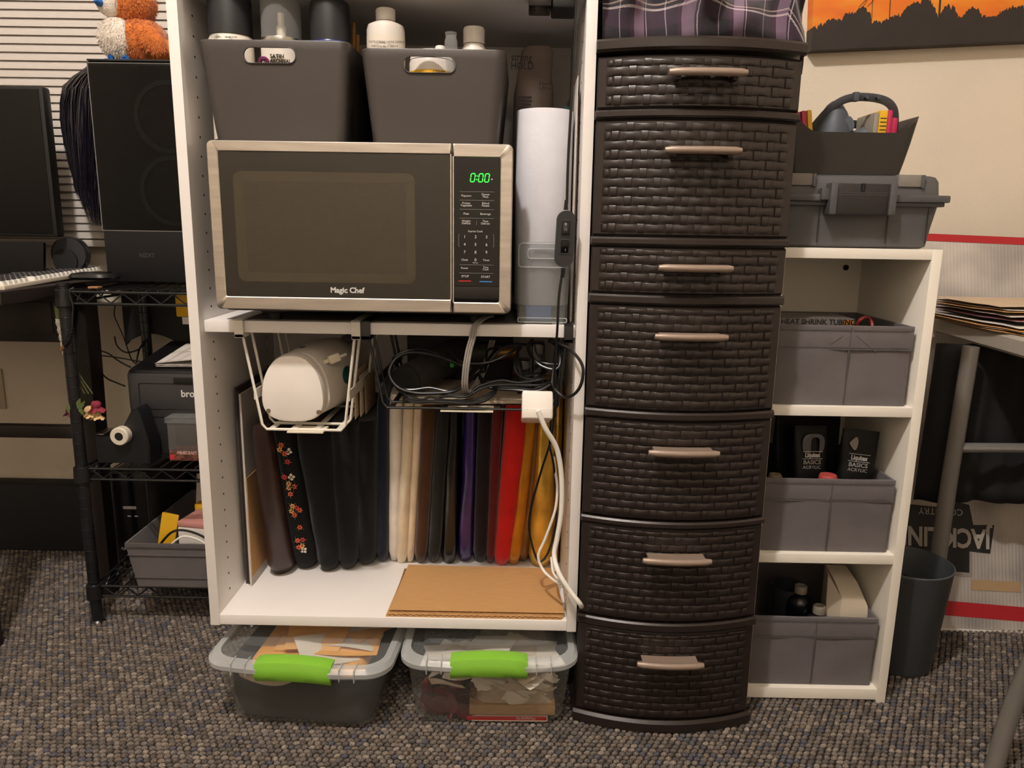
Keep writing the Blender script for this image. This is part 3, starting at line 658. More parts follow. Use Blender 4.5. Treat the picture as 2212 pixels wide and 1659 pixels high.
def steamer():
    t = thing('small_appliance', 'white rounded appliance with teal insert lying in the white basket', 'appliance', (-.39, .15, .561))
    # face outline: broad rounded base, narrow rounded top
    def face(cx, cz, w_, h_, y, sc=1.0, lean=0.0):
        pts = []
        for k in range(40):
            a = 2*math.pi*k/40
            s, c = math.sin(a), math.cos(a)
            ww = w_*(1-.20*(s+.15))
            e = .75
            x = math.copysign(abs(c)**e, c)*ww; z = math.copysign(abs(s)**.85, s)*h_
            pts.append((cx+x*sc+lean*(z+h_), y, cz+z*sc))
        return pts
    cx, cz = -.405, .630
    R = [face(cx, cz, .057, .062, .030, .90), face(cx, cz, .057, .062, .032, .97), face(cx, cz, .057, .062, .040, 1.0), face(cx, cz, .057, .062, .062, 1.0)]
    MB().loft(R).build('end_cap', 'white_plastic', t)
    R = [face(cx+.003, cz+.001, .058, .062, .0625, .985), face(cx+.010, cz+.003, .060, .063, .10, 1.0), face(cx+.020, cz+.004, .062, .064, .17, 1.03), face(cx+.026, cz+.003, .060, .062, .24, .98), face(cx+.028, cz, .050, .050, .272, .8)]
    MB().loft(R).build('body', mat('steamer_white', 'dcd5cb', .35), t)
    for x, z in ((-.449, .5895), (-.358, .5885)):
        MB().cyl((x, .0292, z), (x, .034, z), .0042, 14).build('screw_recess', mat('recess_brown', '6d5c50', .6), t)
    m = MB(); m.ell((-.402, .105, .6915), (.012, .016, .005), 16, 8); m.build('button', mat('button_grey', '57545a', .4), t)
    m = MB(); m.ell((-.343, .155, .632), (.020, .042, .026), 20, 12); m.build('tank', mat('teal', '0f4a45', .25), t)
    m = MB(); m.ell((-.352, .25, .690), (.014, .02, .010), 16, 8); m.build('vent', 'button_grey', t)
    pl = thing_plug(t)
def thing_plug(t):
    M_ = Matrix.Translation((-.345, .085, .675)) @ Matrix.Rotation(math.radians(-20), 4, 'Y') @ Matrix.Rotation(math.radians(30), 4, 'Z')
    p = MB(M_).box(-.006, .016, -.007, .007, -.007, .009, .003).build('plug', 'ivory', t)
    MB(M_).box(-.016, -.006, -.0035, .0035, -.003, .005, .002).build('plug_neck', 'ivory', p)
    for y in (-.004, .004): MB(M_).box(.016, .029, y-.0007, y+.0007, -.002, .003).build('prong', 'steel', p)
steamer()
# envelope-like cards slotted at the basket side
for i in range(3):
    x = -.308+.006*i
    setp(MB().box(x, x+.001, .10+.02*i, .24, .5585, .648-.01*i).build('card', mat('card%d' % i, ['cdb79c', 'd8cbb6', 'a98d6c'][i], .8)), ['tan card tucked beside the white appliance', 'cream card tucked behind the tan one', 'brown card at the edge of the white basket'][i], 'card', 'cards in the white basket')

# ---- tangle of cables in the black basket
CL = {'loop_a': ('thick black cable in a wide flat loop inside the black basket', .0034),
      'loop_b': ('black cable sagging behind the grey cord', .0026),
      'loop_c': ('black cable bundle lying along the basket floor', .0036),
      'loop_d': ('thin black cable crossing in front of the power strip', .0024),
      'loop_e': ('small upright ring of black cable above the power strip', .0026),
      'loop_f': ('black cable loop sticking out past the cabinet side panel', .0027),
      'loop_g': ('black cable draped over the white power strip', .0025),
      'loop_h': ('black cable curled around the power adapters', .0025),
      'loop_i': ('black cable running back beside the grey cord', .003)}
for k, (lb, r) in CL.items():
    setp(MB().tube(P[k], r, 8, sub=5).build('cable', 'cable_black'), lb, 'cable', 'black cables in the basket')
r_ = random.Random(12)
for k, lb in (('loop_a', 'inner copy of the wide flat cable loop'), ('loop_c', 'second strand along the basket floor'), ('loop_d', 'strand lying just above the basket floor'), ('loop_g', 'strand running behind the power strip'), ('loop_e', 'inner turn of the small upright ring'), ('loop_h', 'strand coiled among the power adapters')):
    q = [(x+r_.uniform(-.008, .008), y+r_.uniform(.006, .016), z+r_.uniform(-.002, .007)) for x, y, z in P[k]]
    setp(MB().tube(q, .0024, 8, sub=5).build('cable', 'cable_black'), 'black cable, '+lb, 'cable', 'black cables in the basket')
setp(MB().tube(P['blackcord_low'], .0021, 8, sub=5).build('cable', 'cable_black'), 'thin black cord hanging in a long loop before the gold fabric', 'cable')
setp(MB().tube(P['white_thin'], .0026, 8, sub=5).build('cable', 'cable_white'), 'thin white cord curving down in front of the gold fabric', 'cable')
setp(MB().tube(P['white_thin2'], .0024, 8, sub=5).build('cable', 'cable_white'), 'short white cord end lying behind the cardboard corner', 'cable')
t = thing('hand_tool', 'dark grey cylindrical tool with gold nozzle in the black basket', 'tool', (-.12, .15, .605))
MB().cyl((-.205, .075, .640), (-.125, .22, .668), .030, 20, .032).build('body', mat('gun_grey', '2a2725', .55), t)
MB().cyl((-.2062, .073, .6396), (-.2035, .078, .6404), .0305, 20).build('end_ring', 'black_matte', t)
MB().cyl((-.125, .22, .668), (-.060, .22, .672), .026, 20, .020).build('barrel', 'gun_grey', t)
MB().cyl((-.060, .22, .672), (-.005, .22, .674), .017, 20, .015).build('nozzle', mat('brass', '8a6a3c', .3, metal=.9), t)
MB().box(-.13, -.122, .135, .15, .655, .668, .002).build('trigger', mat('gun_green', '2f8a2a', .5), t)
setp(MB().box(-.228, -.01, .235, .29, .606, .728, .01).build('dark_filler', 'black_matte'), 'black fabric pouch at the back of the black basket', 'pouch')
setp(MB(RZ(6, (-.09, .12, .6))).box(-.190, .062, .048, .26, .6035, .6110, .003).build('flat_box', mat('box_cream', 'a99a86', .7)), 'flat cream carton on the floor of the black basket', 'box')
for i, (x, y, z0, z1, lb) in enumerate(((.000, .11, .6055, .675, 'black power adapter block standing near the gold nozzle'), (.028, .13, .6055, .705, 'tall black power adapter block behind the power strip'))):
    setp(MB().box(x, x+.024, y, y+.045, z0, z1, .004).build('power_adapter', 'black_gloss'), lb, 'adapter', 'power adapters')
t = thing('power_strip', 'white power strip with thick cable at the front of the black basket', 'power strip', (.036, .07, .603))
M_ = RX(-17, (.036, -.006, .603))
b = MB(M_).box(.0085, .0635, -.008, .16, .592, .6420, .005).build('body', 'white_plastic', t)
MB(M_).box(.011, .061, -.0095, -.007, .594, .6105, .002).build('end_plate', mat('strip_edge', 'd6cfc6', .35), b)
for k in range(3):
    o = MB(M_).box(.020, .052, .03+.038*k, .058+.038*k, .6410, .6427, .0005).build('socket', 'strip_edge', b)
    MB(M_).box(.026, .029, .036+.038*k, .046+.038*k, .6427, .6430).box(.043, .046, .036+.038*k, .046+.038*k, .6427, .6430).build('slot', 'text_black', o)
text('CyberPower', .005, (.022, .004, .6424), 'text_dim', b, rot=(0, 0, 0), M=M_, ext=.0002)
MB().tube(P['white_thick'], .0046, 10, sub=6).build('cable', 'cable_white', t)

# ================================================================ FABRIC ROW
def bolt(name, label, x0b, x1b, x0t, x1t, yf, ztop, m, wob=.0025, seed=0, yb=.384, lean=.09):
    z0 = .2035; nz = 14; R = []
    for j in range(nz+1):
        f = j/nz; z = z0+(ztop-z0)*f
        a = x0b+(x0t-x0b)*f; b = x1b+(x1t-x1b)*f
        cx, hw = (a+b)/2, (b-a)/2*.985
        hw = max(.004, hw)
        pinch = 1.0
        if f < .06: pinch = .72+.28*(f/.06)
        if f > .95: pinch = .86+.14*((1-f)/.05)
        ring = []
        rr = min(hw*1.1, .03)
        yl = yf-lean*f**.8; kx = (1.29+yl)/(1.29+yf); cx *= kx; hw *= kx
        y = yl+(1-pinch)*.03
        pts = []
        for k in range(11):
            th = math.pi*(1-k/10)
            pts.append((cx+hw*pinch*math.cos(th), y+rr*(1-math.sin(th))))
        pts += [(cx/kx+hw*pinch, yb), (cx/kx-hw*pinch, yb)]
        for q, (x, yy) in enumerate(pts):
            n1 = mnoise.noise(Vector((x*30+seed*7.1, yy*8, z*9)))
            n2 = mnoise.noise(Vector((x*60+seed*3.3, yy*10+5, z*30)))
            ww = wob if q < 11 else 0
            ring.append((x+(n1*ww*.5 if 0 < q < 10 else 0), yy+n1*ww*1.6+n2*ww*.7, z))
        R.append(ring)
    o = MB().loft(R).build(name, m, label=label, cat='fabric', group='folded fabrics standing on the bottom shelf', ang=60)
    return o
def cloth(name, col, rough=.9, sheen=.25, var=.12, bump=.3, bs=600, metal=0, spec=.3):
    return mat(name, col, rough, metal=metal, var=var, vs=18, bump=bump, bs=bs, sheen=sheen, spec=spec)
cloth('c_leather', '2e1c19', .38, 0, .15, .15, 200, spec=.5); cloth('c_black', '0a0b0e', .95, .12); cloth('c_floral', '0a0b0e', .9, .08)
cloth('c_black2', '0c0c0f', .95, .12); cloth('c_black3', '08080c', .95, .12); cloth('c_navy', '10162a', .9); cloth('c_white', 'e9dfd4', .9); cloth('c_cream', 'e3d2b6', .85); cloth('c_cream2', 'e0cdb2', .9)
cloth('c_brown', '4a2d18', .9, .3); cloth('c_char', '181818', .8); cloth('c_satin', '0d0c0c', .28, 0, .1, .2, 60, spec=.6)
cloth('c_purple', '2f1762', .25, 0, .15, .25, 50, spec=.8); cloth('c_plum', '1b1019', .95); cloth('c_maroon', '5a0b10', .8); cloth('c_red', 'c81412', .8, .3)
cloth('c_gold', 'c88424', .28, 0, .15, .25, 50, metal=.35); cloth('c_tan', '8a6238', .35, 0, .15, .25, 60, metal=.2); cloth('c_gold2', 'dcb04a', .30, 0, .3, .6, 40, metal=.6)
FB = {'brown': ('leather_fabric', 'dark brown leatherette folded beside the boards', 'c_leather', .545, .0015),
      'floral': ('floral_fabric', 'black fabric with small orange and white flowers', 'c_floral', .548, .003),
      'b1': ('black_fabric', 'wide plain black folded fabric right of the floral one', 'c_black', .548, .004),
      'b2': ('black_fabric', 'plain black folded fabric in the middle of three black folds', 'c_black2', .548, .003),
      'b3': ('black_fabric', 'plain black folded fabric next to the navy fold', 'c_black3', .548, .004),
      'navy': ('navy_fabric', 'narrow navy blue folded fabric', 'c_navy', .597, .0015),
      'white': ('white_fabric', 'off-white folded fabric next to the navy one', 'c_white', .597, .0015),
      'cream': ('cream_fabric', 'rumpled cream satin fabric bulging over its neighbours', 'c_cream', .595, .004),
      'cream2': ('cream_fabric', 'slim beige folded fabric beside the brown suede', 'c_cream2', .592, .0015),
      'brown2': ('suede_fabric', 'brown suede folded fabric', 'c_brown', .597, .0015),
      'charcoal': ('charcoal_fabric', 'matte charcoal folded fabric beside the brown suede', 'c_char', .597, .002),
      'satin': ('satin_fabric', 'shiny black satin fabric left of the purple satin', 'c_satin', .597, .004),
      'purple': ('satin_fabric', 'shiny violet purple satin fabric', 'c_purple', .597, .004),
      'plum': ('plum_fabric', 'matte dark plum folded fabric', 'c_plum', .597, .003),
      'maroon': ('maroon_fabric', 'narrow maroon fabric behind the bright red one', 'c_maroon', .59, .002),
      'red': ('red_fabric', 'bright red felt folded fabric leaning to the right', 'c_red', .597, .003),
      'gold': ('gold_fabric', 'amber gold satin fabric right of the red felt', 'c_gold', .597, .004),
      'tan': ('bronze_fabric', 'bronze brown satin fabric between two gold ones', 'c_tan', .59, .004),
      'gold2': ('lame_fabric', 'bright metallic gold lame fabric behind the cords', 'c_gold2', .597, .006)}
BO = {}
for i, (k, a, b, c, d, y) in enumerate(BOLTS):
    nm, lb, m, zt, wb = FB[k]
    f_ = (zt-.204)/(.59-.204)
    BO[k] = bolt(nm, lb, a, b, a+(c-a)*f_, b+(d-b)*f_, y, zt, m, wb, i)
setp(MB().lathe([(.010, .2035), (.0105, .60), (.009, .602)], (.0865, .25, 0), 18).build('gold_roll', 'c_gold2'), 'slim gold roll standing against the cabinet side panel', 'roll')
# printed flowers on the floral fold
def flowers():
    par = BO['floral']; x0b, x1b, x0t, x1t, yf = BOLTS[1][1:]
    colr = {'o': mat('fl_orange', 'd9603f', .8), 'r': mat('fl_red', 'c23a3a', .8), 'w': mat('fl_white', 'd9cdbb', .8), 'y': mat('fl_yellow', 'd99a5a', .8), 'g': mat('fl_green', '2c3d25', .8)}
    def pos(u, z):
        f = (z-.204)/(.548-.204); a = x0b+(x0t*1-x0b)*f*.9; b = x1b+(x1t-x1b)*f*.9
        cx, hw = (a+b)/2, (b-a)/2; th = math.acos(max(-1, min(1, u)))
        yl = yf-.09*f**.8; kx = (1.29+yl)/(1.29+yf)
        return (cx+hw*math.cos(th)*.97)*kx, yl+min(hw*1.1, .03)*(1-math.sin(th))-.0035
    B = {k: MB() for k in colr}
    spots = [(-.1, .502, 'o'), (-.3, .492, 'y'), (.45, .488, 'w'), (.1, .484, 'o'), (.25, .466, 'r'), (-.25, .432, 'r'), (.35, .432, 'w'), (.05, .418, 'y'), (.45, .41, 'o'), (.0, .408, 'y'), (.05, .394, 'o'),
             (.05, .366, 'y'), (.35, .362, 'r'), (.55, .355, 'o'), (-.1, .354, 'y'), (.1, .345, 'o'), (.35, .315, 'o'), (.0, .283, 'o'), (.4, .284, 'r'), (.3, .270, 'y'), (.0, .266, 'o'), (.35, .258, 'w')]
    for u, z, c in spots:
        x, y = pos(u, z); big = 1.25 if c == 'w' else 1.0
        a0 = rnd.random()*3
        for k in range(6 if c != 'w' else 4):
            a = a0+2*math.pi*k/(6 if c != 'w' else 4)
            ca, sa = math.cos(a), math.sin(a)
            L_ = .0062*big; w_ = .0017*big*(1.6 if c == 'w' else 1)
            B[c].add([(x+.0008*ca, y, z+.0008*sa), (x+L_*.6*ca-w_*sa, y+.0004, z+L_*.6*sa+w_*ca), (x+L_*ca, y+.0008, z+L_*sa), (x+L_*.6*ca+w_*sa, y+.0004, z+L_*.6*sa-w_*ca)], [(0, 1, 2, 3)])
        for k in range(3):
            a = rnd.random()*6.28; ca, sa = math.cos(a), math.sin(a); L_ = .011
            B['g'].add([(x+.003*ca, y+.0006, z+.003*sa), (x+L_*.7*ca-.0012*sa, y+.001, z+L_*.7*sa+.0012*ca), (x+L_*ca, y+.0014, z+L_*sa), (x+L_*.7*ca+.0012*sa, y+.001, z+L_*.7*sa-.0012*ca)], [(0, 1, 2, 3)])
    for k, b in B.items(): b.build('printed_flowers', colr[k], par)
flowers()
# ---- boards along the left side
for i, (x, y0, z1, c, lb) in enumerate(((-.5435, .125, .610, '3a322c', 'dark edged board standing against the cabinet side panel'), (-.5375, .122, .604, '2c241f', 'second dark edged board between two others'), (-.5315, .115, .600, 'b9b0a6', 'pale board with a cardboard lower half beside the leatherette'))):
    t = thing('board', lb, 'board', (x, .25, .2025), 'boards at the end of the fabric row')
    MB().box(x-.002, x+.002, y0, .386, .2025, z1).build('sheet', mat('board%d' % i, c, .6), t)
    if i == 2: MB().box(x+.002, x+.003, y0+.002, .386, .222, .43).build('cardboard_face', 'kraft', t)
# ---- folded cardboard on the shelf floor
def cardboard():
    t = thing('folded_cardboard', 'folded sheet of brown corrugated cardboard on the bottom shelf', 'cardboard', (-.07, .1, .2025))
    A = [(-.237, .008), (.0935, .008), (.0815, .198), (-.229, .203)]
    def slab(z0, z1, dx=0, dy=0, m='kraft', n='sheet'):
        MB().loft([[(x+dx, y+dy, z0) for x, y in A], [(x+dx, y+dy, z1) for x, y in A]]).build(n, m, t)
    slab(.2025, .2033, -.003, -.004); slab(.2058, .2066, 0, -.001); slab(.2072, .2080, .003, .004); slab(.2112, .2120, .003, .004)
    for zb, dy, dx in ((.2045, -.003, 0), (.2096, .0055, .003)):
        w_ = MB(); n = 190; amp = .0014; pts0 = []
        for k in range(n+1):
            x = -.235+dx+(.326)*k/n; pts0.append((x, zb+amp*math.sin(k*.95)))
        up = [(x, z+.0003) for x, z in pts0]; dn = [(x, z-.0003) for x, z in reversed(pts0)]
        vs = [(x, .0085+dy, z+.0003) for x, z in pts0]+[(x, .0085+dy, z-.0003) for x, z in pts0]+[(x, .03+dy, z+.0003) for x, z in pts0]+[(x, .03+dy, z-.0003) for x, z in pts0]
        N_ = n+1; fs = []
        for k in range(n):
            fs += [(k, k+1, N_+k+1, N_+k), (k, 2*N_+k, 2*N_+k+1, k+1), (N_+k, N_+k+1, 3*N_+k+1, 3*N_+k)]
        w_.add(vs, fs).build('corrugation', 'kraft', t)
        MB().box(-.232, .088, .03+dy, .19, zb-.0012, zb+.0012).build('core', 'kraft_dark', t)
cardboard()

# ================================================================ LATCHED BOXES ON THE FLOOR
def tub(label, cx, yf, wt, wb, dp, zt, rot, zlid):
    t = thing('latched_box', label, 'storage box', (cx, yf+dp/2, 0.001), 'clear latched boxes under the cabinet')
    M_ = RZ(rot, (cx, yf, 0))
    def ring(w_, y0, y1, z, r=.03, bow=0.0):
        pts = rrect(cx-w_/2, cx+w_/2, y0, y1, r, 5)
        return [(x, y-(bow*(1-((x-cx)/(w_/2))**2) if y < (y0+y1)/2 else 0), z) for x, y in sub_ring(pts)]
    def sub_ring(p):
        out = []
        for i in range(len(p)):
            a, b = p[i], p[(i+1) % len(p)]; out.append(a)
            if math.hypot(a[0]-b[0], a[1]-b[1]) > .06:
                for k in range(1, 6): out.append((a[0]+(b[0]-a[0])*k/6, a[1]+(b[1]-a[1])*k/6))
        return out
    y1 = yf+dp
    R = [ring(wb-.03, yf+.015, y1-.015, .004), ring(wb, yf+.004, y1-.004, .016), ring(wb+.006, yf+.001, y1, .05), ring(wt-.022, yf-.008, y1+.006, zt-.012)]
    MB(M_).loft(R, True, False).build('tub', 'clear_tub', t)
    L_ = [ring(wt-.018, yf-.010, y1+.01, zt-.022, .035, .012), ring(wt, yf-.020, y1+.02, zt-.012, .04, .014), ring(wt, yf-.020, y1+.02, zt-.004, .04, .014), ring(wt-.012, yf-.014, y1+.014, zt+.003, .04, .012), ring(wt-.035, yf-.002, y1+.002, zt+.003, .035, .010)]
    MB(M_).loft(L_, False, False).build('lid_rim', 'clear_rim', t)
    lid = MB(M_).loft([ring(wt-.035, yf-.002, y1+.002, zt+.003, .035, .010), ring(wt-.04, yf+.002, y1, zt-.004, .033, .010), ring(wt-.075, yf+.030, y1-.03, zt-.004, .03, .010), ring(wt-.082, yf+.036, y1-.034, zt+.006, .03, .010), ring(wt-.09, yf+.042, y1-.04, zt+.007, .03, .010)], False, True).build('lid', 'clear_lid', t)
    g = MB(M_)
    lw = .070
    rows = []
    for k in range(13):
        x = cx-lw+2*lw*k/12; u = (x-cx)/lw; bow = .016*(1-(u*.38)**2)-.002; e = .0 if 0 < k < 12 else .003
        yy = yf-.020-bow; za = .006*(1-u*u)-.002
        rows.append([(x, yy+.030+e, zt+za+.011-e), (x, yy+.016, zt+za+.013-e), (x, yy+.004, zt+za+.009-e), (x, yy-.001+e, zt+za-.002), (x, yy-.003+e, zt+za-.014), (x, yy+.002+e, zt+za-.028-.002*(1-u*u)+.004), (x, yy+.007, zt+za-.028), (x, yy+.010, zt+za-.010), (x, yy+.020, zt+za+.003)])
    g.loft(rows).build('latch', 'latch_green', t)
    rb = MB(M_)
    for s in (-1, 1):
        for dx in (.086, .113): rb.box(cx+s*dx-.001, cx+s*dx+.001, yf-.031, yf-.004, zt-.018, zt+.006, .0005)
    rb.build('lid_rib', 'clear_rim', t)
    return M_
ML = tub('clear box with green latch full of dark fabric and orange paper', -.392, -.052, .346, .270, .30, .142, -4, .15)
MR = tub('clear box with green latch full of white paper and maroon ribbon', -.043, -.034, .330, .282, .30, .147, 1, .15)
def lump(nm, m, lb, cat, M_, x0, x1, y0, y1, z0, z1, seed, amp=.01, grp=None, fl=0.0):
    R = []
    for j in range(6):
        f = j/5; ins = .012*(f*f); z = z0+(z1-z0)*f
        R.append([(x+amp*.6*mnoise.noise(Vector((x*20, y*20, z*25+seed))), y+amp*.6*mnoise.noise(Vector((x*20+9, y*20, z*25+seed))), z+(amp*mnoise.noise(Vector((x*18, y*18, seed))) if j > 2 else 0)) for x, y in rrect(x0+ins-fl*f, x1-ins+fl*f, y0+ins, y1-ins, .03, 6)])
    return setp(MB(M_).loft(R).build(nm, m, ang=60), lb, cat, grp)
lump('dark_fabric', mat('box_dark', '101318', .9, var=.25, vs=12), 'folded black fabric filling the box with orange paper', 'fabric', ML, -.518, -.266, -.043, .235, .018, .106, 3, fl=.034)
def papers(M_, n, xs, ys, zs, mats, lb, grp, size=(.05, .10), seed=1, cat='paper'):
    r = random.Random(seed)
    for i in range(n):
        x = r.uniform(*xs); y = r.uniform(*ys); z = zs[0]+(zs[1]-zs[0])*i/n; a = r.uniform(-40, 40)
        w_ = r.uniform(*size); d = r.uniform(*size)*.8; ph = r.random()*6; k1 = r.uniform(.002, .006)
        X = M_ @ Matrix.Translation((x, y, z)) @ Matrix.Rotation(math.radians(a), 4, 'Z') @ Matrix.Rotation(math.radians(r.uniform(-7, 7)), 4, 'X')
        m = MB(X)
        f = lambda u, v: ((u-.5)*w_, (v-.5)*d, k1*math.sin(u*3+ph)+k1*.6*math.cos(v*4+ph))
        m.grid(f, 6, 5); top = list(m.v); n_ = len(top)
        m2 = MB(); m2.v = top+[v-Vector((0, 0, .0004)) for v in top]; m2.f = m.f+[tuple(q+n_ for q in reversed(ff)) for ff in m.f]
        setp(m2.build('paper_piece', mats[i % len(mats)], ang=80), lb, cat, grp)
mat('paper_orange', 'f0b266', .85, var=.05, vs=20); mat('pattern_tissue', 'd2c2aa', .85, var=.08, vs=25); mat('pattern_white', 'e6ddd0', .85, var=.05, vs=30)
lump('pattern_stack', mat('ps_orange', 'eaa858', .85, var=.1, vs=18), 'flat stack of orange paper on the dark fabric', 'paper', ML, -.50, -.275, -.035, .23, .104, .122, 11, .004)
papers(ML, 10, (-.47, -.31), (-.01, .10), (.126, .134), ['paper_orange', 'paper_orange', 'pattern_white'], 'curled paper piece on the dark fabric in the left latched box', 'orange paper pieces', (.09, .13), 2)
for i, (y, a) in enumerate(((-.042, 0),)):
    setp(MB(ML).grid(lambda u, v: (-.505+.12*u, -.0515+.002*math.sin(u*6)+.004*v, .112-.028*v*(1-(u-.45)**2*3)), 10, 4).build('paper_flap', 'pattern_tissue'), 'tan tissue flap hanging inside the box front', 'paper')
mg = 'white paper pieces'
lump('pattern_stack', mat('ps_white', 'b8a791', .85, var=.18, vs=60, st=(1, 1, 6)), 'loose stack of white pattern paper filling the latched box', 'paper', MR, -.068, .082, -.022, .24, .042, .100, 5, .006)
papers(MR, 16, (-.06, .05), (-.008, .05), (.098, .122), ['pattern_white', 'pattern_tissue', 'pattern_white'], 'curled white pattern paper piece in the right latched box', mg, (.06, .12), 5)
papers(MR, 10, (-.13, -.05), (.0, .05), (.104, .124), ['pattern_white', 'pattern_tissue'], 'curled tissue piece above the maroon ribbon', mg+' above ribbon', (.05, .09), 8)
def front_strips():
    r = random.Random(3)
    for i in range(34):
        x = r.uniform(-.165, .06) if i < 14 else r.uniform(-.075, .055); z = r.uniform(.085, .118) if i < 14 else r.uniform(.045, .105)
        w_ = r.uniform(.03, .07); h_ = r.uniform(.010, .026); sl = r.uniform(-.8, .8); y0 = -.0300+.0004*i
        w_ = min(w_, .085-x)
        f = lambda u, v: (x+w_*u+sl*h_*v, y0+.0015*math.sin(u*5+i)+.002*(1-v), max(.024, z+h_*(v-.5)*(1-.5*u)+.006*math.sin(u*3+i)))
        setp(MB(MR).grid(f, 8, 3).build('paper_strip', ['pattern_white', 'pattern_tissue', 'pattern_white'][i % 3], ang=80), 'thin paper strip pressed against the front of the right latched box', 'paper', 'paper strips at the box front')
front_strips()
bk = thing('booklet', 'white booklet with red lettered spine under the pattern paper', 'booklet', (-.01, .1, .006))
MB(MR).box(-.075, .068, -.026, .20, .0075, .0165).build('pages', 'paper', bk)
MB(MR).box(-.085, .066, -.0272, -.0262, .0105, .0185).build('red_spine', mat('book_red', 'b3231f', .6), bk)
text('Husqvarna', .0085, (.045, -.0275, .0143), 'text_white', bk, rot=(90, 180, 0), M=MR)
MB(MR).box(-.08, .082, -.024, .20, .0190, .0400, .002).build('paper_block', mat('pb', 'b08a5e', .85, var=.2, vs=60, st=(1, 1, 12)), bk)
def ribbon():
    r = random.Random(9); m = MB(MR)
    for k in range(14):
        x, y, z = r.uniform(-.165, -.085), r.uniform(-.020, .03), r.uniform(.012, .075)
        pts = [(x, y, z)]
        for q in range(5):
            x += r.uniform(-.035, .035); z += r.uniform(-.018, .018); y += r.uniform(-.012, .012)
            pts.append((max(-.168, min(-.075, x)), max(-.020, min(.05, y)), max(.018, min(.078, z))))
        m.tube(pts, .011, 10, sub=6, sx=.14, up=(0, 1, .3))
    setp(m.build('maroon_ribbon', mat('ribbon', '5c0e18', .32, var=.3, vs=40), ang=60), 'tangled maroon satin ribbon in the right latched box', 'ribbon')
ribbon()

# ================================================================ WICKER DRAWER TOWER
def tower():
    xc, hw = .283, .164
    t = thing('drawer_tower', 'tall dark brown plastic drawer tower with woven wicker fronts', 'drawers', (xc, .13, 0))
    bow = lambda x, h=hw: -.012-.034*(1-((x-xc)/h)**2)
    def slab(x0, x1, z0, z1, d, back, n=18, r=.0015, top_d=None):
        """bow-fronted slab: front pushed out by d"""
        R = []
        xs = [x0+(x1-x0)*i/n for i in range(n+1)]
        def ring(z, dd): return [(x, bow(x)-dd, z) for x in xs]+[(x1, back, z), (x0, back, z)]
        R = [ring(z0, d-r), ring(z0+r, d), ring(z1-r, d if top_d is None else top_d), ring(z1, (d if top_d is None else top_d)-r)]
        return MB().loft(R)
    slab(xc-hw+.002, xc+hw-.002, .004, 1.19, -.012, .30).build('frame', mat('tower_frame', '1b1613', .5), t)
    slab(xc-hw-.002, xc+hw+.002, 1.194, 1.2135, .004, .31, r=.004).build('top_panel', 'wicker', t)
    for z0, z1 in ((1.094, 1.107), (.895, .908), (.799, .814), (.602, .616), (.407, .419), (.208, .225)):
        slab(xc-hw, xc+hw, z0, z1, .002, .30, r=.003).build('rail', 'wicker', t)
    slab(xc-hw-.003, xc+hw+.003, 0.002, .028, .003, .305, r=.005).build('base', 'wicker', t)
    D = [(1.109, 1.187, 1.156), (.910, 1.092, 1.042), (.816, .893, .861), (.618, .797, .750), (.421, .600, .553), (.227, .405, .358), (.030, .206, .159)]
    per, seg, pit = .0452, .0335, .0145
    for n_, (z0, z1, hz) in enumerate(D):
        fr = slab(xc-hw+.003, xc+hw-.003, z0, z1, -.003, .02, r=.003).build('drawer', 'wicker', t)
        wv = MB(); rows = int((z1-z0-.016)/pit); zb = z0+.006
        xl, xr = xc-.149, xc+.149
        def piece(x0, x1, za, zc, h0, h1):
            n = 5; vs = []; 
            for i in range(n+1):
                u = i/n; x = x0+(x1-x0)*u; h = h0+(h1-h0)*math.sin(math.pi*u); y = bow(x)+.003
                zt = (zc-za)*.10*math.sin(math.pi*u)
                vs += [(x, y+.002, za), (x, y-h*.75, za), (x, y-h, za+.0007), (x, y-h, zc-.0007), (x, y-h*.75, zc), (x, y+.002, zc)]
            fs = []
            for i in range(n):
                for j in range(5): a = i*6+j; fs.append((a, a+1, a+7, a+6))
            fs += [tuple(range(6)), tuple(range(n*6, n*6+6))]
            wv.add(vs, fs)
        for r_ in range(rows+1):
            za = zb+r_*pit; zc = min(za+.0122, z1-.006)
            if zc-za < .004: continue
            off = (0 if r_ % 2 else per/2)
            k = -1
            while True:
                x0 = xl+off+k*per; x1 = x0+seg; k += 1
                if x0 > xr: break
                a, b = max(x0, xl), min(x1, xr)
                if b-a > .006: piece(a, b, za, zc, .0003, .0027)
                g0, g1 = max(x1+.0007, xl), min(x0+per-.0007, xr)
                if g1-g0 > .004: piece(g0, g1, max(za-.0013, z0+.004), min(zc+.0013, z1-.004), .0021, .0022)
        wv.build('weave', 'wicker', fr, ang=50)
        h = MB(); x0, x1 = .223, .342
        R = []
        for i in range(13):
            x = x0+(x1-x0)*i/12; y = -.069-.006*(1-((x-xc)/.06)**2); e = .0016 if i in (0, 12) else 0
            R.append([(x, y+(.0062-e)*math.cos(a)*1.0, hz+(.0062-e)*math.sin(a)) for a in [2*math.pi*k/12 for k in range(12)]])
        h.loft(R)
        hd = h.build('handle', 'handle', fr)
        lip = MB(); R = []
        for i in range(9):
            x = x0+.010+(x1-x0-.020)*i/8; y = bow(x)
            R.append([(x, y-.002, hz+.004), (x, -.067-.005*(1-((x-xc)/.06)**2), hz+.0045), (x, -.067-.005*(1-((x-xc)/.06)**2), hz+.0015), (x, y-.002, hz+.001)])
        lip.loft(R).build('handle_lip', 'handle', hd)
        for x in (x0+.012, x1-.020): MB().box(x, x+.008, -.066, bow(x)+.004, hz-.010, hz+.001, .002).build('handle_post', 'wicker', hd)
tower()

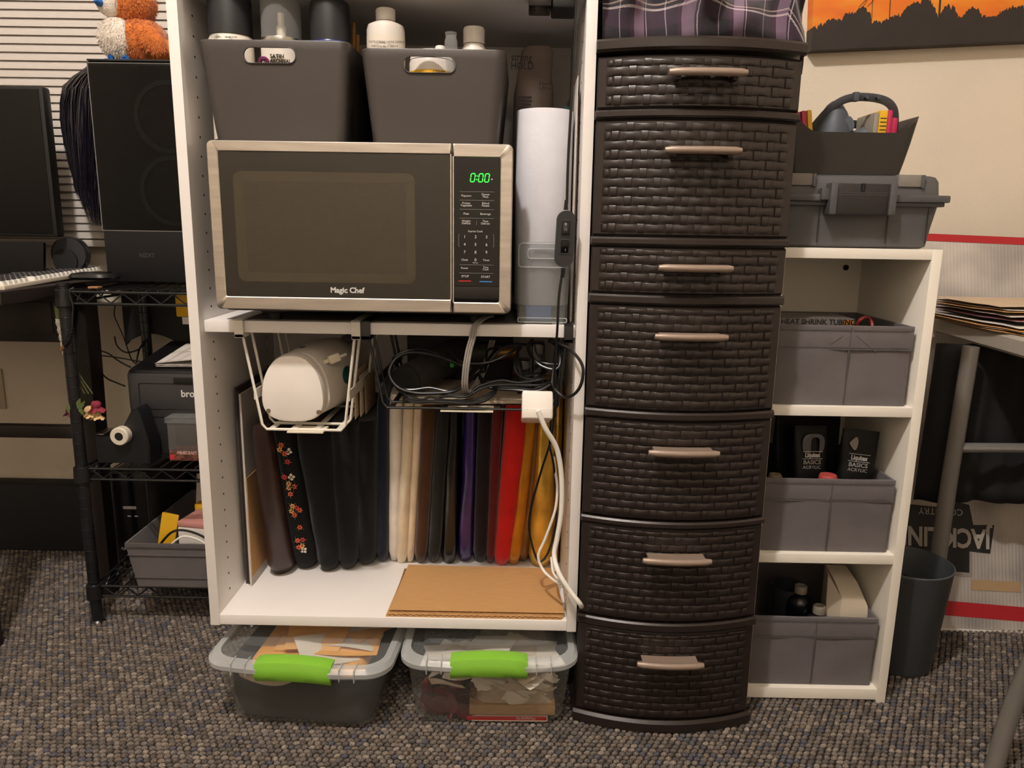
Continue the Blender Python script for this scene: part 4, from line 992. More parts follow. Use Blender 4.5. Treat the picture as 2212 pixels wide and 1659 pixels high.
def plaid():
    m = bpy.data.materials.new('plaid'); m.use_nodes = True; N = m.node_tree.nodes; L = m.node_tree.links; p = N['Principled BSDF']
    p.inputs['Roughness'].default_value = .95; p.inputs['Sheen Weight'].default_value = .3
    uv = N.new('ShaderNodeUVMap'); sp = N.new('ShaderNodeSeparateXYZ'); L.new(uv.outputs[0], sp.inputs[0])
    def band(out, mul, stops):
        a = N.new('ShaderNodeMath'); a.operation = 'MULTIPLY'; a.inputs[1].default_value = mul; L.new(out, a.inputs[0])
        b = N.new('ShaderNodeMath'); b.operation = 'FRACT'; L.new(a.outputs[0], b.inputs[0])
        r = N.new('ShaderNodeValToRGB'); r.color_ramp.interpolation = 'CONSTANT'; e = r.color_ramp.elements
        for i, (pos, c) in enumerate(stops):
            q = e[i] if i < 2 else e.new(pos)
            q.position = pos; q.color = (*lin(c), 1)
        L.new(b.outputs[0], r.inputs[0]); return r.outputs[0]
    A = band(sp.outputs[0], 4.3, [(0, '2e1e2e'), (.16, '1e1922'), (.38, 'b8a4b8'), (.40, '1e1922'), (.62, '3c2238'), (.70, '957a92'), (.92, '1f1922'), (.955, 'd0c0cc'), (.975, '1f1922')])
    B = band(sp.outputs[1], 6.5, [(0, '1c161e'), (.2, '3a2438'), (.42, 'd8c8c8'), (.45, '2a202a'), (.5, 'c8b0a0'), (.52, '1a141c'), (.72, '5d4a5a'), (.9, '18131a')])
    mx = N.new('ShaderNodeMix'); mx.data_type = 'RGBA'; mx.inputs[0].default_value = .5; L.new(A, mx.inputs[6]); L.new(B, mx.inputs[7])
    tc = N.new('ShaderNodeTexCoord'); wv = N.new('ShaderNodeTexWave'); wv.inputs['Scale'].default_value = 260; wv.bands_direction = 'DIAGONAL'; L.new(tc.outputs['Object'], wv.inputs['Vector'])
    r2 = N.new('ShaderNodeValToRGB'); r2.color_ramp.elements[0].color = (.6, .6, .6, 1); r2.color_ramp.elements[1].color = (1.1, 1.1, 1.1, 1); L.new(wv.outputs['Fac'], r2.inputs[0])
    m2 = N.new('ShaderNodeMix'); m2.data_type = 'RGBA'; m2.blend_type = 'MULTIPLY'; m2.inputs[0].default_value = 1; L.new(mx.outputs[2], m2.inputs[6]); L.new(r2.outputs[0], m2.inputs[7])
    L.new(m2.outputs[2], p.inputs['Base Color']); MC['plaid'] = m
plaid()
def shirt():
    # lumpy heap of flannel: v runs from the front hem, over the top, to the back
    def f(u, v):
        th = v*math.pi
        right = max(0., min(1., (u-.40)/.06))           # the right half is a sleeve lying over the left
        x = .130+(.452-.130)*u
        h = .19+.03*math.sin(u*5+1)
        zz = 1.2145+h*math.sin(th)**.8
        front = .022-.020*right+.010*math.sin(u*8+.5)-(.012+.030*right)*math.sin(th)
        y = front+(.26-front)*(.5-.5*math.cos(th))
        s = math.sin(th)
        y += (.018*math.sin(u*19+v*14+2*math.sin(u*6))+.030*mnoise.noise(Vector((x*20, v*12, 2))))*min(1, s*3)
        zz += .020*math.sin(u*9-v*7)*s
        if u > .9: zz -= (u-.9)*.55*max(0, 1-v*1.2); x = min(x, .4505+.010*(u-.9)*10)
        return (x, y, max(zz, 1.2140 if x < .4475 else 1.17))
    m = MB(); m.grid(f, 90, 44)
    m.uv = [(u+.012*math.sin(v*30), v+.012*math.sin(u*9)) for u, v in m.uv]
    o = m.build('flannel_shirt', 'plaid', uv=True, ang=80)
    setp(o, 'purple and grey plaid flannel shirt heaped on the drawer tower', 'shirt')
    s = o.modifiers.new('s', 'SOLIDIFY'); s.thickness = .002
shirt()

# ================================================================ WHITE BOOKSHELF
def bookshelf():
    t = thing('bookshelf', 'low white bookshelf with three grey fabric boxes', 'bookshelf', (.6, .2, 0)); W = 'white_shelf'
    for x in (.452, .727): MB().box(x, x+.018, .063, .345, 0, .8935, .001).build('side_panel', W, t)
    MB().box(.470, .727, .336, .341, .01, .89).build('back_panel', W, t)
    for z0, z1 in ((.8755, .8935), (.589, .607), (.298, .317), (.008, .031)):
        MB().box(.470, .727, .0635, .336, z0, z1, .001).build('shelf', W, t)
    MB().cyl((.694, .3345, .848), (.694, .3365, .848), .006, 16).build('cable_hole', mat('hole_brown', '2b1a12', .9), t)
bookshelf()
def fabric_box(label, z0, z1, seamx, crease, xl=.474, xr=.7185):
    t = thing('fabric_box', label, 'box', ((xl+xr)/2, .195, z0+.0005), 'grey fabric boxes in the white bookshelf')
    y0, y1 = .076, .318; zf = z0+.0005
    def ring(ins, z, b=0): return [(x, y+(b*mnoise.noise(Vector((x*15, 3, z*15))) if y < .1 else 0), z) for x, y in dens(rrect(xl+ins, xr-ins, y0+ins, y1-ins, .004, 2))]
    def dens(p):
        out = []
        for i in range(len(p)):
            a, b = p[i], p[(i+1) % len(p)]; out.append(a)
            if math.hypot(a[0]-b[0], a[1]-b[1]) > .1:
                for k in range(1, 12): out.append((a[0]+(b[0]-a[0])*k/12, a[1]+(b[1]-a[1])*k/12))
        return out
    H = z1-zf
    R = [ring(0, zf, 0)]+[ring(0, zf+H*k/8, .004) for k in range(1, 8)]+[ring(0, z1, .002), ring(.004, z1, .002), ring(.005, zf+.004)]
    MB().loft(R).build('body', 'fabric_grey', t, ang=60)
    zb = z1-H*.30
    MB().box(xl, xr-.0005, y0-.0022, y0-.0002, zb, z1-.008, .0008).build('band', 'fabric_grey', t)
    MB().box(xl, xr-.0003, y0-.003, y0-.0002, z1-.0085, z1+.001, .0012).build('hem', 'fabric_grey', t)
    MB().box(seamx-.001, seamx+.001, y0-.0030, y0, zf+.002, z1-.001, .0006).build('seam', mat('seam', '4e494a', .9), t)
    st = MB()
    for z in (zb+.0045, z1-.0095):
        x = xl
        while x < xr-.006: st.box(x, x+.0032, y0-.0033, y0-.002, z, z+.0008); x += .0052
    st.build('stitching', 'seam', t, kind='stuff')
    c = MB()
    for (a, b) in crease: c.tube([(a[0], y0-.0022, a[1]), (b[0], y0-.0022, b[1])], .0009, 6)
    c.build('crease', 'fabric_grey', t)
    return t
fabric_box('grey fabric box on the upper bookshelf shelf holding heat shrink', .607, .755, .604, [((.615, .738), (.652, .709)), ((.59, .738), (.568, .722))])
fabric_box('grey fabric box on the middle bookshelf shelf holding black paint pouches', .317, .463, .600, [((.603, .446), (.593, .421))])
fabric_box('grey fabric box on the lowest bookshelf shelf holding dark bottles', .031, .178, .598, [((.600, .160), (.585, .137))])
# contents
t = thing('heat_shrink_case', 'flat lettered heat shrink case lying in the upper fabric box', 'case', (.56, .16, .615))
MB().box(.480, .622, .10, .20, .62, .7655, .004).build('case', mat('case_grey', '5b5654', .4), t)
text('HEAT SHRINK TUBING', .0135, (.4845, .0995, .7585), 'text_black', t, bold=.0003)
MB().box(.600, .618, .0992, .1, .755, .763).build('sticker', mat('amber', '8a5a24', .5), t)
setp(MB().tube([(.655+.014*math.cos(a), .135+.004*math.sin(a*2), .752+.013*math.sin(a)) for a in [2*math.pi*k/16 for k in range(16)]], .0035, 8, closed=True).build('red_ring', mat('ring_red', '6d1b16', .5)), 'dull red cable ring in the upper fabric box', 'ring')
setp(MB().box(.64, .70, .12, .30, .615, .745, .01).build('dark_filler', 'black_matte'), 'black pouch filling the corner of the upper fabric box', 'pouch')
def pouch(label, x0, x1, y, z1, tilt, yaw, blob, big):
    c = ((x0+x1)/2, y, .33); t = thing('paint_pouch', label, 'pouch', (c[0], y, .323), 'black paint pouches')
    M_ = RZ(yaw, c) @ RY(tilt, c) @ RX(-4, c)
    R = []
    for f in (0, .1, .3, .6, .85, .93, 1.0):
        z = .3235+.004+(z1-.3275)*f; th = .022*(1-f**2)+.0015
        w_ = (x1-x0)/2*(1.0 if f < .9 else .985)
        R.append([(c[0]+w_*math.copysign(abs(math.cos(a))**.6, math.cos(a)), y+th*math.copysign(abs(math.sin(a))**.9, math.sin(a)), z) for a in [2*math.pi*k/24 for k in range(24)]])
    b = MB(M_).loft(R).build('pouch', mat('pouch_black', '070708', .45, spec=.2), t)
    yy = y-.0145; xm = c[0]
    T = lambda s_, sz, z, bold=0: text(s_, sz, (xm, yy, z), 'text_dim', b, align='CENTER', M=M_, bold=bold, ext=.0002)
    text('Liquitex', .0130, (xm, yy, .4925), 'text_white', b, align='CENTER', M=M_, bold=.0003, ext=.0002, sx=.72)
    MB(M_).box(xm-.020, xm+.020, yy-.0003, yy, .4995, .5003).box(xm-.020, xm+.020, yy-.0003, yy, .4850, .4858).build('logo_rule', 'text_white', b)
    T('BASICS', .0115, .4782, .0002); T('ACRYLIC', .0090, .4683)
    if big: MB(M_).plate(rrect(xm-.021, xm+.023, .494, .535, .015), rrect(xm-.004, xm+.013, .490, .528, .008), yy+.0005, yy+.002, .0002).build('printed_swatch', mat('swatch_grey', '4c4a4c', .4), b)
    else: MB(M_).prism([(xm-.014+.008*math.cos(a), .520+.011*math.sin(a)+.004*math.sin(2*a)) for a in [2*math.pi*k/16 for k in range(16)]], 'y', yy+.0005, yy+.0012).build('printed_swatch', mat('swatch_pale', '857d74', .4), b)
pouch('black paint pouch with large grey swatch in the middle fabric box', .546, .614, .135, .549, 0, 4, 0, True)
pouch('black paint pouch with pale oval swatch leaning right',   .620, .690, .124, .546, 4, -8, 0, False)
setp(MB(RZ(8, (.58, .2, .33))).loft([[(x, y, z) for x, y in rrect(.525, .665, .205-d, .205+d, d*.9, 3)] for z, d in ((.323, .02), (.45, .014), (.575, .003))]).build('paint_pouch', 'pouch_black'), 'large black paint pouch behind the two lettered ones', 'pouch', 'black paint pouches')
setp(MB().lathe([(.013, .323), (.013, .452), (.011, .4575), (.006, .4575), (.006, .452)], (.507, .12, 0), 18).build('tan_tube', mat('tan_tube', '7d6d5c', .6)), 'tan tube end in the middle fabric box beside the tower', 'tube')
setp(MB().lathe([(.017, .323), (.017, .461), (.015, .4655), (.008, .466)], (.600, .098, 0), 20).build('red_jar', mat('jar_red', 'a8433f', .45)), 'jar with faded red lid before the paint pouches', 'jar')
for i, (x, y, zt, lb) in enumerate(((.597, .165, .200, 'dark bottle with grey screw cap at the back of the lowest box'), (.622, .125, .176, 'dark bottle with grey screw cap beside the white hood'))):
    t = thing('dark_bottle', lb, 'bottle', (x, y, .036), 'dark bottles in the lowest box')
    MB().lathe([(.026, .036), (.026, zt-.035), (.020, zt-.022), (.011, zt-.016), (.011, zt-.0145)], (x, y, 0), 20).build('body', mat('bottle_navy', '0c0e14', .25), t)
    MB().lathe([(.0125, zt-.014), (.0125, zt), (.011, zt+.002), (.008, zt+.002), (.008, zt-.002)], (x, y, 0), 20).build('cap', mat('cap_greyb', '7a7266', .5), t)
setp(MB().lathe([(.034, .036), (.036, .186), (.0345, .186), (.032, .04)], (.585, .20, 0), 24, cap1=False).build('grey_cup', mat('cup_dark', '26282c', .4)), 'dark grey cup behind the bottles in the lowest box', 'cup')
def hood():
    t = thing('plastic_hood', 'off-white open plastic hood standing in the lowest fabric box', 'hood', (.685, .14, .036))
    out = [(.657, .036), (.712, .036), (.714, .180), (.711, .193), (.703, .205), (.690, .216), (.660, .204)]
    prof = lambda ins: [(.659+ins, .04), (.713-ins, .04), (.7145-ins, .170), (.7125-ins, .186), (.705-ins, .200), (.659+ins, .202-ins)]
    R = []
    for y, ins, dz in ((.112, 0, 0), (.150, 0, .018), (.205, .002, .030)): R.append([(x, y, z+(dz if z > .1 else 0)) for x, z in prof(ins)])
    MB().loft(R).build('shell', mat('hood_white', 'd9cdb8', .45), t)
    MB().add([(.637, .118, .05), (.659, .112, .05), (.659, .112, .202), (.637, .135, .240), (.659, .205, .232), (.659, .205, .05)], [(0, 1, 2, 3), (1, 5, 4, 2), (2, 4, 3), (0, 3, 4, 5)]).build('flap', mat('hood_shade', 'b9ad9b', .5), t)
hood()

# ---- toolbox
def toolbox():
    t = thing('toolbox', 'dark grey plastic toolbox with black front latch on the bookshelf', 'toolbox', (.6, .19, .894))
    xl, xr = .456, .744
    R = []
    for z, ins, r in ((.8945, .020, .012), (.898, .012, .016), (.93, .008, .016), (.970, .002, .014)):
        R.append([(x, y, z) for x, y in rrect(xl+ins, xr-ins, .082+ins*.6, .30-ins*.6, r, 4)])
    MB().loft(R).build('body', 'toolbox', t, ang=30)
    MB().box(xl-.004, xr+.007, .070, .306, .974, .9865, .003).build('lid_rim', 'toolbox', t)
    MB().box(xl+.001, xr+.001, .076, .302, .967, .9745, .002).build('body_rim', 'toolbox', t)
    R = []
    for z, ins in ((.986, .002), (1.010, .004), (1.018, .008), (1.0205, .014)):
        R.append([(x, y, z) for x, y in rrect(xl+ins, xr-ins, .082+ins, .30-ins, .014, 4)])
    MB().loft(R).build('lid', 'toolbox', t, ang=30)
    for x0, x1 in ((.476, .512), (.663, .702)):
        c = MB().box(x0, x1, .0818, .11, 1.001, 1.0215, .001).build('organiser_lid', mat('smoke_clear', '9a948c', .25, trans=.35), t)
        MB().box(x1, x1+.006, .080, .11, .999, 1.0212, .001).build('organiser_catch', 'toolbox', t)
    for x in (.652, .722, .530): MB().box(x-.0008, x+.0008, .0835, .085, .903, .966).build('panel_line', 'toolbox_dark', t)
    l = MB().box(.546, .641, .060, .082, .951, 1.004, .004).build('latch', 'toolbox_dark', t)
    MB().box(.536, .5485, .056, .082, .951, 1.005, .003).build('latch_side', 'toolbox', l)
    MB().box(.6385, .651, .056, .082, .951, 1.005, .003).build('latch_side', 'toolbox', l)
    MB().box(.523, .537, .064, .082, .976, .996, .002).build('hinge_lug', 'toolbox', l)
    MB().lathe([(.0035, .0), (.0035, .012)], (.592, .0605, .992), 10).build('keyhole', 'black', l)
    m = MB()
    for z in (.988, .9845): m.box(.549, .638, .0594, .0602, z, z+.0008)
    m.build('latch_ridge', 'toolbox', l)
toolbox()
def open_bin():
    t = thing('open_bin', 'small black open bin with dipped front holding the respirator', 'bin', (.59, .17, 1.0212))
    z0, z1 = 1.0212, 1.122
    def edge(x):   # front rim dips in the middle
        a = abs(x-.585)/.112
        return 1.0925+(z1-1.0925)*max(0, min(1, (a-.62)/.36))**1.6
    def ring(f, ins):
        out = []
        for x, y in dens(rrect(.478-.014*f+ins, .674+.021*f-ins, .100-.006*f+ins, .255+.006*f-ins, .012, 4)):
            zt = edge(x)
            out.append((x, y, z0+(zt-z0)*f))
        return out
    def dens(p):
        out = []
        for i in range(len(p)):
            a, b = p[i], p[(i+1) % len(p)]; out.append(a)
            if math.hypot(a[0]-b[0], a[1]-b[1]) > .08:
                for k in range(1, 20): out.append((a[0]+(b[0]-a[0])*k/20, a[1]+(b[1]-a[1])*k/20))
        return out
    R = [ring(f, 0) for f in (0, .3, .6, 1)]+[ring(f, .003) for f in (1, .5)]+[[(x, y, z0+.004) for x, y, z in ring(0.03, .003)]]
    MB().loft(R).build('body', mat('bin_black', '26231f', .5, bump=.1, bs=700), t, ang=35)
open_bin()
def respirator():
    t = thing('respirator', 'slate grey half mask respirator with magenta and yellow filters', 'respirator', (.60, .17, 1.026))
    m = MB(); R = []
    for z, rx, ry, dx in ((1.026, .052, .040, 0), (1.07, .045, .042, -.004), (1.11, .033, .038, -.006), (1.135, .022, .030, -.006), (1.150, .012, .020, -.006), (1.156, .006, .012, -.005)):
        R.append([(.580+dx+rx*math.cos(a), .175+ry*math.sin(a), z) for a in [2*math.pi*k/24 for k in range(24)]])
    m.loft(R).build('facepiece', 'slate', t, ang=60)
    MB().prism([(.5895+.0105*math.cos(a)*(1-.3*math.sin(a)), 1.1125+.0135*math.sin(a)) for a in [2*math.pi*k/18 for k in range(18)]], 'y', .1415, .150).build('badge', mat('badge_slate', '4a535e', .5), t)
    st = MB(); pts = [(.535, .175, 1.105), (.560, .150, 1.142), (.590, .138, 1.157), (.640, .138, 1.155), (.668, .145, 1.140), (.681, .16, 1.108), (.683, .17, 1.07)]
    st.tube(pts, .0075, 10, sub=6, sx=.2, up=(0, 1, 0)); s_ = st.build('head_strap', mat('strap_grey', '46484c', .6), t)
    for x, z in ((.612, 1.1578), (.632, 1.1578)):
        MB().cyl((x, .1275, z-.001), (x, .140, z-.001), .0032, 12).build('strap_stud', 'slate', s_)
    MB().box(.590, .600, .131, .143, 1.150, 1.166, .002).build('strap_buckle', 'strap_grey', s_)
    b = MB(); b.tube([(.59, .21, 1.125), (.625, .225, 1.124), (.68, .235, 1.121), (.70, .23, 1.112)], .0075, 8, sub=5, sx=.25, up=(0, 1, 0)); b.build('neck_strap', 'black', t)
    g = MB().box(.629, .6385, .130, .205, 1.060, 1.132, .004).build('filter_ring', mat('filter_grey', '8b8478', .5), t)
    y_ = MB().box(.6385, .653, .130, .205, 1.060, 1.135, .002).build('filter', 'yellow', t)
    tx = MB()
    for k in range(9): tx.box(.6402, .6515, .1295, .1302, 1.068+.0066*k, 1.0695+.0066*k)
    tx.build('small_print', 'text_black', y_)
    MB().box(.653, .6625, .130, .205, 1.058, 1.1365, .004).build('filter_case', 'magenta', t)
    MB().box(.6625, .6745, .134, .20, 1.060, 1.124, .004).build('filter_case', 'magenta', t)
    for x0, x1, mm in ((.490, .512, 'magenta'), (.512, .522, 'magenta'), (.522, .532, 'yellow')):
        MB(RY(-8, (.51, .15, 1.05))).box(x0, x1-.0005, .135, .205, 1.045, 1.134, .006).build('filter_case', mm, t)
    MB().cyl((.605, .17, 1.085), (.632, .165, 1.092), .016, 16, .02).build('inlet', 'slate', t)
respirator()

# ================================================================ TABLE, CARTON, BIN, PAINTING
def table():
    t = thing('folding_table', 'grey folding table with plastic top and tubular legs', 'table', (1.3, .1, 0))
    A = [(.895, -.62), (1.75, -.62), (1.75, .50), (.985, .50)]
    def ring(ins, z):
        cx, cy = 1.35, 0
        return [(x+(ins if x < cx else -ins), y+(ins if y < cy else -ins), z) for x, y in A]
    MB().loft([ring(.006, .692), ring(0, .698), ring(0, .724), ring(.006, .730)]).build('top', 'table_grey', t)
    lg = MB(); lg.tube([(.955, .29, .690), (.945, .285, .40), (.940, .28, .02)], .0165, 14); lg.build('leg', 'tube_grey', t)
    MB().tube([(.955, .285, .470), (1.6, .285, .478)], .011, 12).build('crossbar', mat('bar_steel', '9a9894', .3, metal=.5), t)
    MB().tube([(1.66, .29, .690), (1.66, .28, .02)], .0165, 14).build('leg', 'tube_grey', t)
    MB().tube([(.945, -.25, .690), (.880, -.128, .22), (.848, -.122, .0)], .0150, 14, sub=4).build('leg', 'tube_grey', t)
    MB().tube([(.868, -.122, .135), (1.6, -.122, .135)], .010, 12).build('crossbar', 'tube_grey', t)
    MB().tube([(1.66, -.25, .690), (1.66, -.122, .0)], .0150, 14, sub=4).build('leg', 'tube_grey', t)
table()
def table_stuff():
    items = [(.955, .13, 'kraft', 'brown cardboard sheet at the table edge', .0035), (.955, .17, 'paper_tan', 'tan folder on the cardboard sheet', .004), (.950, .19, 'kraft', 'brown envelope above the tan folder', .003), (.955, .20, 'paper', 'rumpled white paper in the table pile', .010), (.965, .22, 'c_black3', 'black sheet in the table pile', .004), (.96, .22, 'pinkish', 'pinkish print in the table pile', .008), (.955, .23, 'paper', 'creased white paper under the brown folder', .009), (.95, .24, 'kraft', 'thin brown folder near the top of the pile', .004), (.96, .25, 'paper', 'white folder with a dark edge near the top', .007), (.95, .26, 'paper_tan', 'pale tan folder on top of the table pile', .006)]
    mat('pinkish', '9c6f70', .7)
    z = .7305
    for i, (x, y, m, lb, h) in enumerate(items):
        r = random.Random(i); x1 = x+.42+r.uniform(0, .05); y1 = .47+r.uniform(-.02, .02)
        y0 = y-.03
        def f(u, v): return (x+(.0 if v > .3 else .015)+(x1-x)*u, y0+(y1-y0)*v, z+.0008+(h*.5)*(.5+.5*math.sin(u*7+i*2+v*3))*(.3+.7*(1-v)))
        mb = MB().grid(f, 24, 6); n_ = len(mb.v); m2 = MB(); m2.v = list(mb.v)+[v-Vector((0, 0, .0008)) for v in mb.v]
        m2.f = mb.f+[tuple(q+n_ for q in reversed(ff)) for ff in mb.f]
        e = 25
        m2.f += [(k, k+1, k+1+n_, k+n_) for k in range(24)]+[(k*e, k*e+e, k*e+e+n_, k*e+n_) for k in range(6)]
        setp(m2.build('paper_sheet' if 'paper' in lb else 'folder', m, ang=60), lb, 'paper', 'pile of papers on the table')
        z += h*.75+.0010
table_stuff()
def carton():
    t = thing('carton', 'large flattened white carton with red edge stripes leaning upside down', 'carton', (1.3, .36, .0))
    M_ = RX(-15.5, (0, .350, 0)) @ RY(1.6, (1.0, .35, 0))
    m = bpy.data.materials.new('carton_white'); m.use_nodes = True; N = m.node_tree.nodes; L = m.node_tree.links; p = N['Principled BSDF']; p.inputs['Roughness'].default_value = .85
    tc = N.new('ShaderNodeTexCoord'); wv = N.new('ShaderNodeTexWave'); wv.inputs['Scale'].default_value = 38; wv.inputs['Distortion'].default_value = .6; wv.inputs['Detail'].default_value = 2; L.new(tc.outputs['Object'], wv.inputs['Vector'])
    nz = N.new('ShaderNodeTexNoise'); nz.inputs['Scale'].default_value = 7; L.new(tc.outputs['Object'], nz.inputs['Vector'])
    rp = N.new('ShaderNodeValToRGB'); rp.color_ramp.elements[0].color = (*lin('8f8984'), 1); rp.color_ramp.elements[1].color = (*lin('b9b2aa'), 1); rp.color_ramp.elements[0].position = .3; rp.color_ramp.elements[1].position = .62
    L.new(nz.outputs['Fac'], rp.inputs[0]); L.new(rp.outputs[0], p.inputs['Base Color'])
    b = N.new('ShaderNodeBump'); b.inputs['Strength'].default_value = .35; b.inputs['Distance'].default_value = .002; L.new(wv.outputs['Fac'], b.inputs['Height']); L.new(b.outputs[0], p.inputs['Normal']); MC['carton_white'] = m
    MB(M_).box(.80, 1.75, .350, .362, .004, .955, .001).build('panel', 'carton_white', t)
    mat('stripe_red', 'a3161f', .6)
    MB(M_).box(.80, 1.75, .3488, .351, .938, .956).build('stripe', 'stripe_red', t)
    MB(M_).add([(.80, .3492, .046), (1.75, .3492, .012), (1.75, .3492, .046), (.80, .3492, .080)], [(0, 1, 2, 3)]).build('stripe', 'stripe_red', t)
    MB(M_).box(.99, 1.75, .345, .350, .000, .008).build('bottom_flap', 'paper', t)
    ME = M_ @ Matrix.Translation((-.012, 0, -.045))
    MB(ME).prism([(.86, .19), (1.095, .185), (1.098, .235), (1.14, .232), (1.15, .300), (1.10, .298), (1.09, .345), (1.06, .352), (1.05, .335), (.86, .345)], 'y', .3488, .3498).build('printed_emblem', mat('emblem_black', '0e0d0d', .6), t)
    MB(ME).box(.86, 1.098, .3482, .3488, .176, .183).box(1.091, 1.098, .3482, .3488, .183, .235).build('emblem_edge', mat('emblem_grey', '8a8580', .6), t)
    text("JACK LINK'S", .062, (1.140, .3482, .268), mat('emblem_letters', 'a39c94', .6), t, rot=(90, 180, 0), M=ME, bold=.002, sx=.78)
    text('COUNTRY', .022, (1.075, .3482, .327), 'emblem_letters', t, rot=(90, 180, 0), M=ME)
    MB(M_).box(1.085, 1.20, .3485, .3495, .100, .124).build('tape', mat('tape_tan', 'a98e6a', .4), t)
carton()
def black_cloth():
    def f(u, v):
        x = .905+.62*u; z = .689-(.36-.10*max(0, u-.35))*v
        return (x, .335+.035*v*v*0+.010*math.sin(u*26+v*2)*v+.006*math.sin(u*61), z)
    o = MB().grid(f, 70, 12).build('black_cloth', mat('cloth_black', '0b0b0c', .85), ang=80)
    setp(o, 'black cloth hanging below the folding table before the carton', 'cloth')
    o.modifiers.new('s', 'SOLIDIFY').thickness = .002
black_cloth()
def trash():
    t = thing('waste_bin', 'dark grey round waste bin behind the bookshelf', 'waste bin', (.838, .212, 0.002))
    MB().lathe([(.056, .003), (.064, .004), (.069, .014), (.0868, .236), (.0875, .238), (.0855, .239), (.084, .236), (.066, .012)], (.838, .212, 0), 40).build('shell', mat('bin_slate', '3a3e41', .5, bump=.08, bs=500), t)
    MB().lathe([(.0870, .2345), (.0882, .2365), (.0882, .239), (.086, .2395)], (.838, .212, 0), 40, cap0=False, cap1=False).build('rim', mat('rim_slate', '555a5c', .4), t)
    m = MB()
    m.ell((.838, .212, .14), (.06, .06, .055), 16, 10, .3, 30)
    m.build('crumpled_liner', 'black_matte', t)
trash()
def painting():
    t = thing('painting', 'canvas painting of an orange sunset over a black treeline', 'painting', (1.1, .74, 1.36))
    M_ = RY(-3.1, (.72, .74, 1.364))
    x0, x1, z0, z1 = .718, 1.55, 1.364, 1.90
    m = bpy.data.materials.new('sunset'); m.use_nodes = True; N = m.node_tree.nodes; L = m.node_tree.links; p = N['Principled BSDF']; p.inputs['Roughness'].default_value = .6
    tc = N.new('ShaderNodeTexCoord'); mp = N.new('ShaderNodeMapping'); mp.inputs['Scale'].default_value = (3, 3, 8); L.new(tc.outputs['Object'], mp.inputs[0])
    nz = N.new('ShaderNodeTexNoise'); nz.inputs['Scale'].default_value = 2.2; nz.inputs['Detail'].default_value = 5; L.new(mp.outputs[0], nz.inputs['Vector'])
    rp = N.new('ShaderNodeValToRGB'); e = rp.color_ramp.elements; e[0].position = .3; e[0].color = (*lin('d2601c'), 1); e[1].position = .7; e[1].color = (*lin('e39a2c'), 1); q = e.new(.5); q.color = (*lin('e0781a'), 1)
    L.new(nz.outputs['Fac'], rp.inputs[0]); L.new(rp.outputs[0], p.inputs['Base Color']); MC['sunset'] = m
    MB(M_).box(x0, x1, .722, .76, z0, z1, .002).build('canvas', 'sunset', t)
    d = mat('paint_dark', '241d1a', .6, var=.15, vs=20)
    pts = []; r = random.Random(4)
    n = 420
    for k in range(n+1):
        u = k/n; x = x0+(x1-x0)*u
        def g(c, w_, h): return h*max(0, 1-((u-c)/w_)**2)
        h = .060+g(.06, .04, .010)+g(.105, .022, .022)+g(.145, .03, .036)+g(.26, .05, .012)+g(.315, .055, .038)+g(.34, .03, .014)+g(.40, .03, .030)+g(.47, .03, .022)+g(.60, .06, .020)+g(.72, .05, .022)+g(.80, .03, .034)+g(.92, .05, .036)
        if u < .04: h = .050+u*.3
        h += .010*mnoise.noise(Vector((u*110, 1, 0)))+.010*mnoise.noise(Vector((u*330, 4, 0)))
        pts.append((x, z0+h))
    m_ = MB(M_); vs = []
    for x, z in pts: vs += [(x, .7212, z0-.0004), (x, .7212, z), (x, .7222, z), (x, .7222, z0-.0004)]
    fs = []
    for k in range(n):
        for j in range(3): fs.append((4*k+j, 4*k+4+j, 4*k+5+j, 4*k+1+j))
    fs += [(0, 1, 2, 3), tuple(4*n+j for j in range(4))]
    m_.add(vs, fs).build('painted_treeline', d, t)
    MB(M_).box(x0-.0004, x0+.001, .7222, .759, z0, z0+.052).box(x0, x1, .7222, .759, z0-.0006, z0+.0002).build('painted_edge', d, t)
    for x, w_, h in ((.905, .0016, .28), (1.025, .0045, .40), (.862, .001, .135)):
        MB(M_).box(x, x+w_, .7208, .7216, z0+.06, z0+h).build('painted_pole', d, t)
    w_ = MB(M_)
    for k, (za, zb) in enumerate(((.10, .225), (.125, .235), (.118, .230))):
        w_.tube([(.85-.01*k, .7212, z0+.095), (.872, .7212, z0+za+.02), (.905, .7212, z0+zb-.03), (.95, .7212, z0+zb+.06)], .0006, 6, sub=4)
    w_.build('painted_wires', d, t)
painting()

# ================================================================ LEFT: DESK, RACK AND WHAT STANDS THERE
def desk():
    t = thing('desk', 'dark brown wooden desk in the corner under the blind', 'desk', (-1.5, .4, 0)); m = 'desk_dark'
    MB().box(-2.3, -1.0, .16, .69, .758, .784, .003).build('top', m, t)
    MB().box(-2.25, -1.004, .362, .384, .655, .757, .002).build('front_apron', m, t)
    MB().box(-2.2, -1.03, .3585, .362, .676, .745, .001).build('drawer_front', mat('desk_front', '231917', .45, var=.2, vs=10, st=(1, 12, 12)), t)
    for x0, y0 in ((-1.172, .165), (-1.052, .43), (-2.28, .0), (-2.28, .615)):
        MB().loft([[(x0+ix, y0+iy, z) for ix, iy in ((a, a), (.055-a, a), (.055-a, .055-a), (a, .055-a))] for z, a in ((0, .008), (.655, 0), (.757, 0))]).build('leg', m, t)
    MB().box(-2.24, -1.05, .445, .470, .408, .438, .002).build('stretcher', m, t)
desk()
def arched_board():
    pts = [(-1.04, .757), (-.85, .757), (-.85, .002), (-.905, .002), (-.905, .600)]
    for k in range(9):
        u = k/8; pts.append((-.905-.125*u, .612+.020*math.sin(math.pi*u)))
    pts += [(-1.04, .60)]
    setp(MB().prism(pts, 'y', .676, .690).build('arched_board', mat('board_black', '141212', .6)), 'black arched board standing behind the wire rack', 'board')
arched_board()
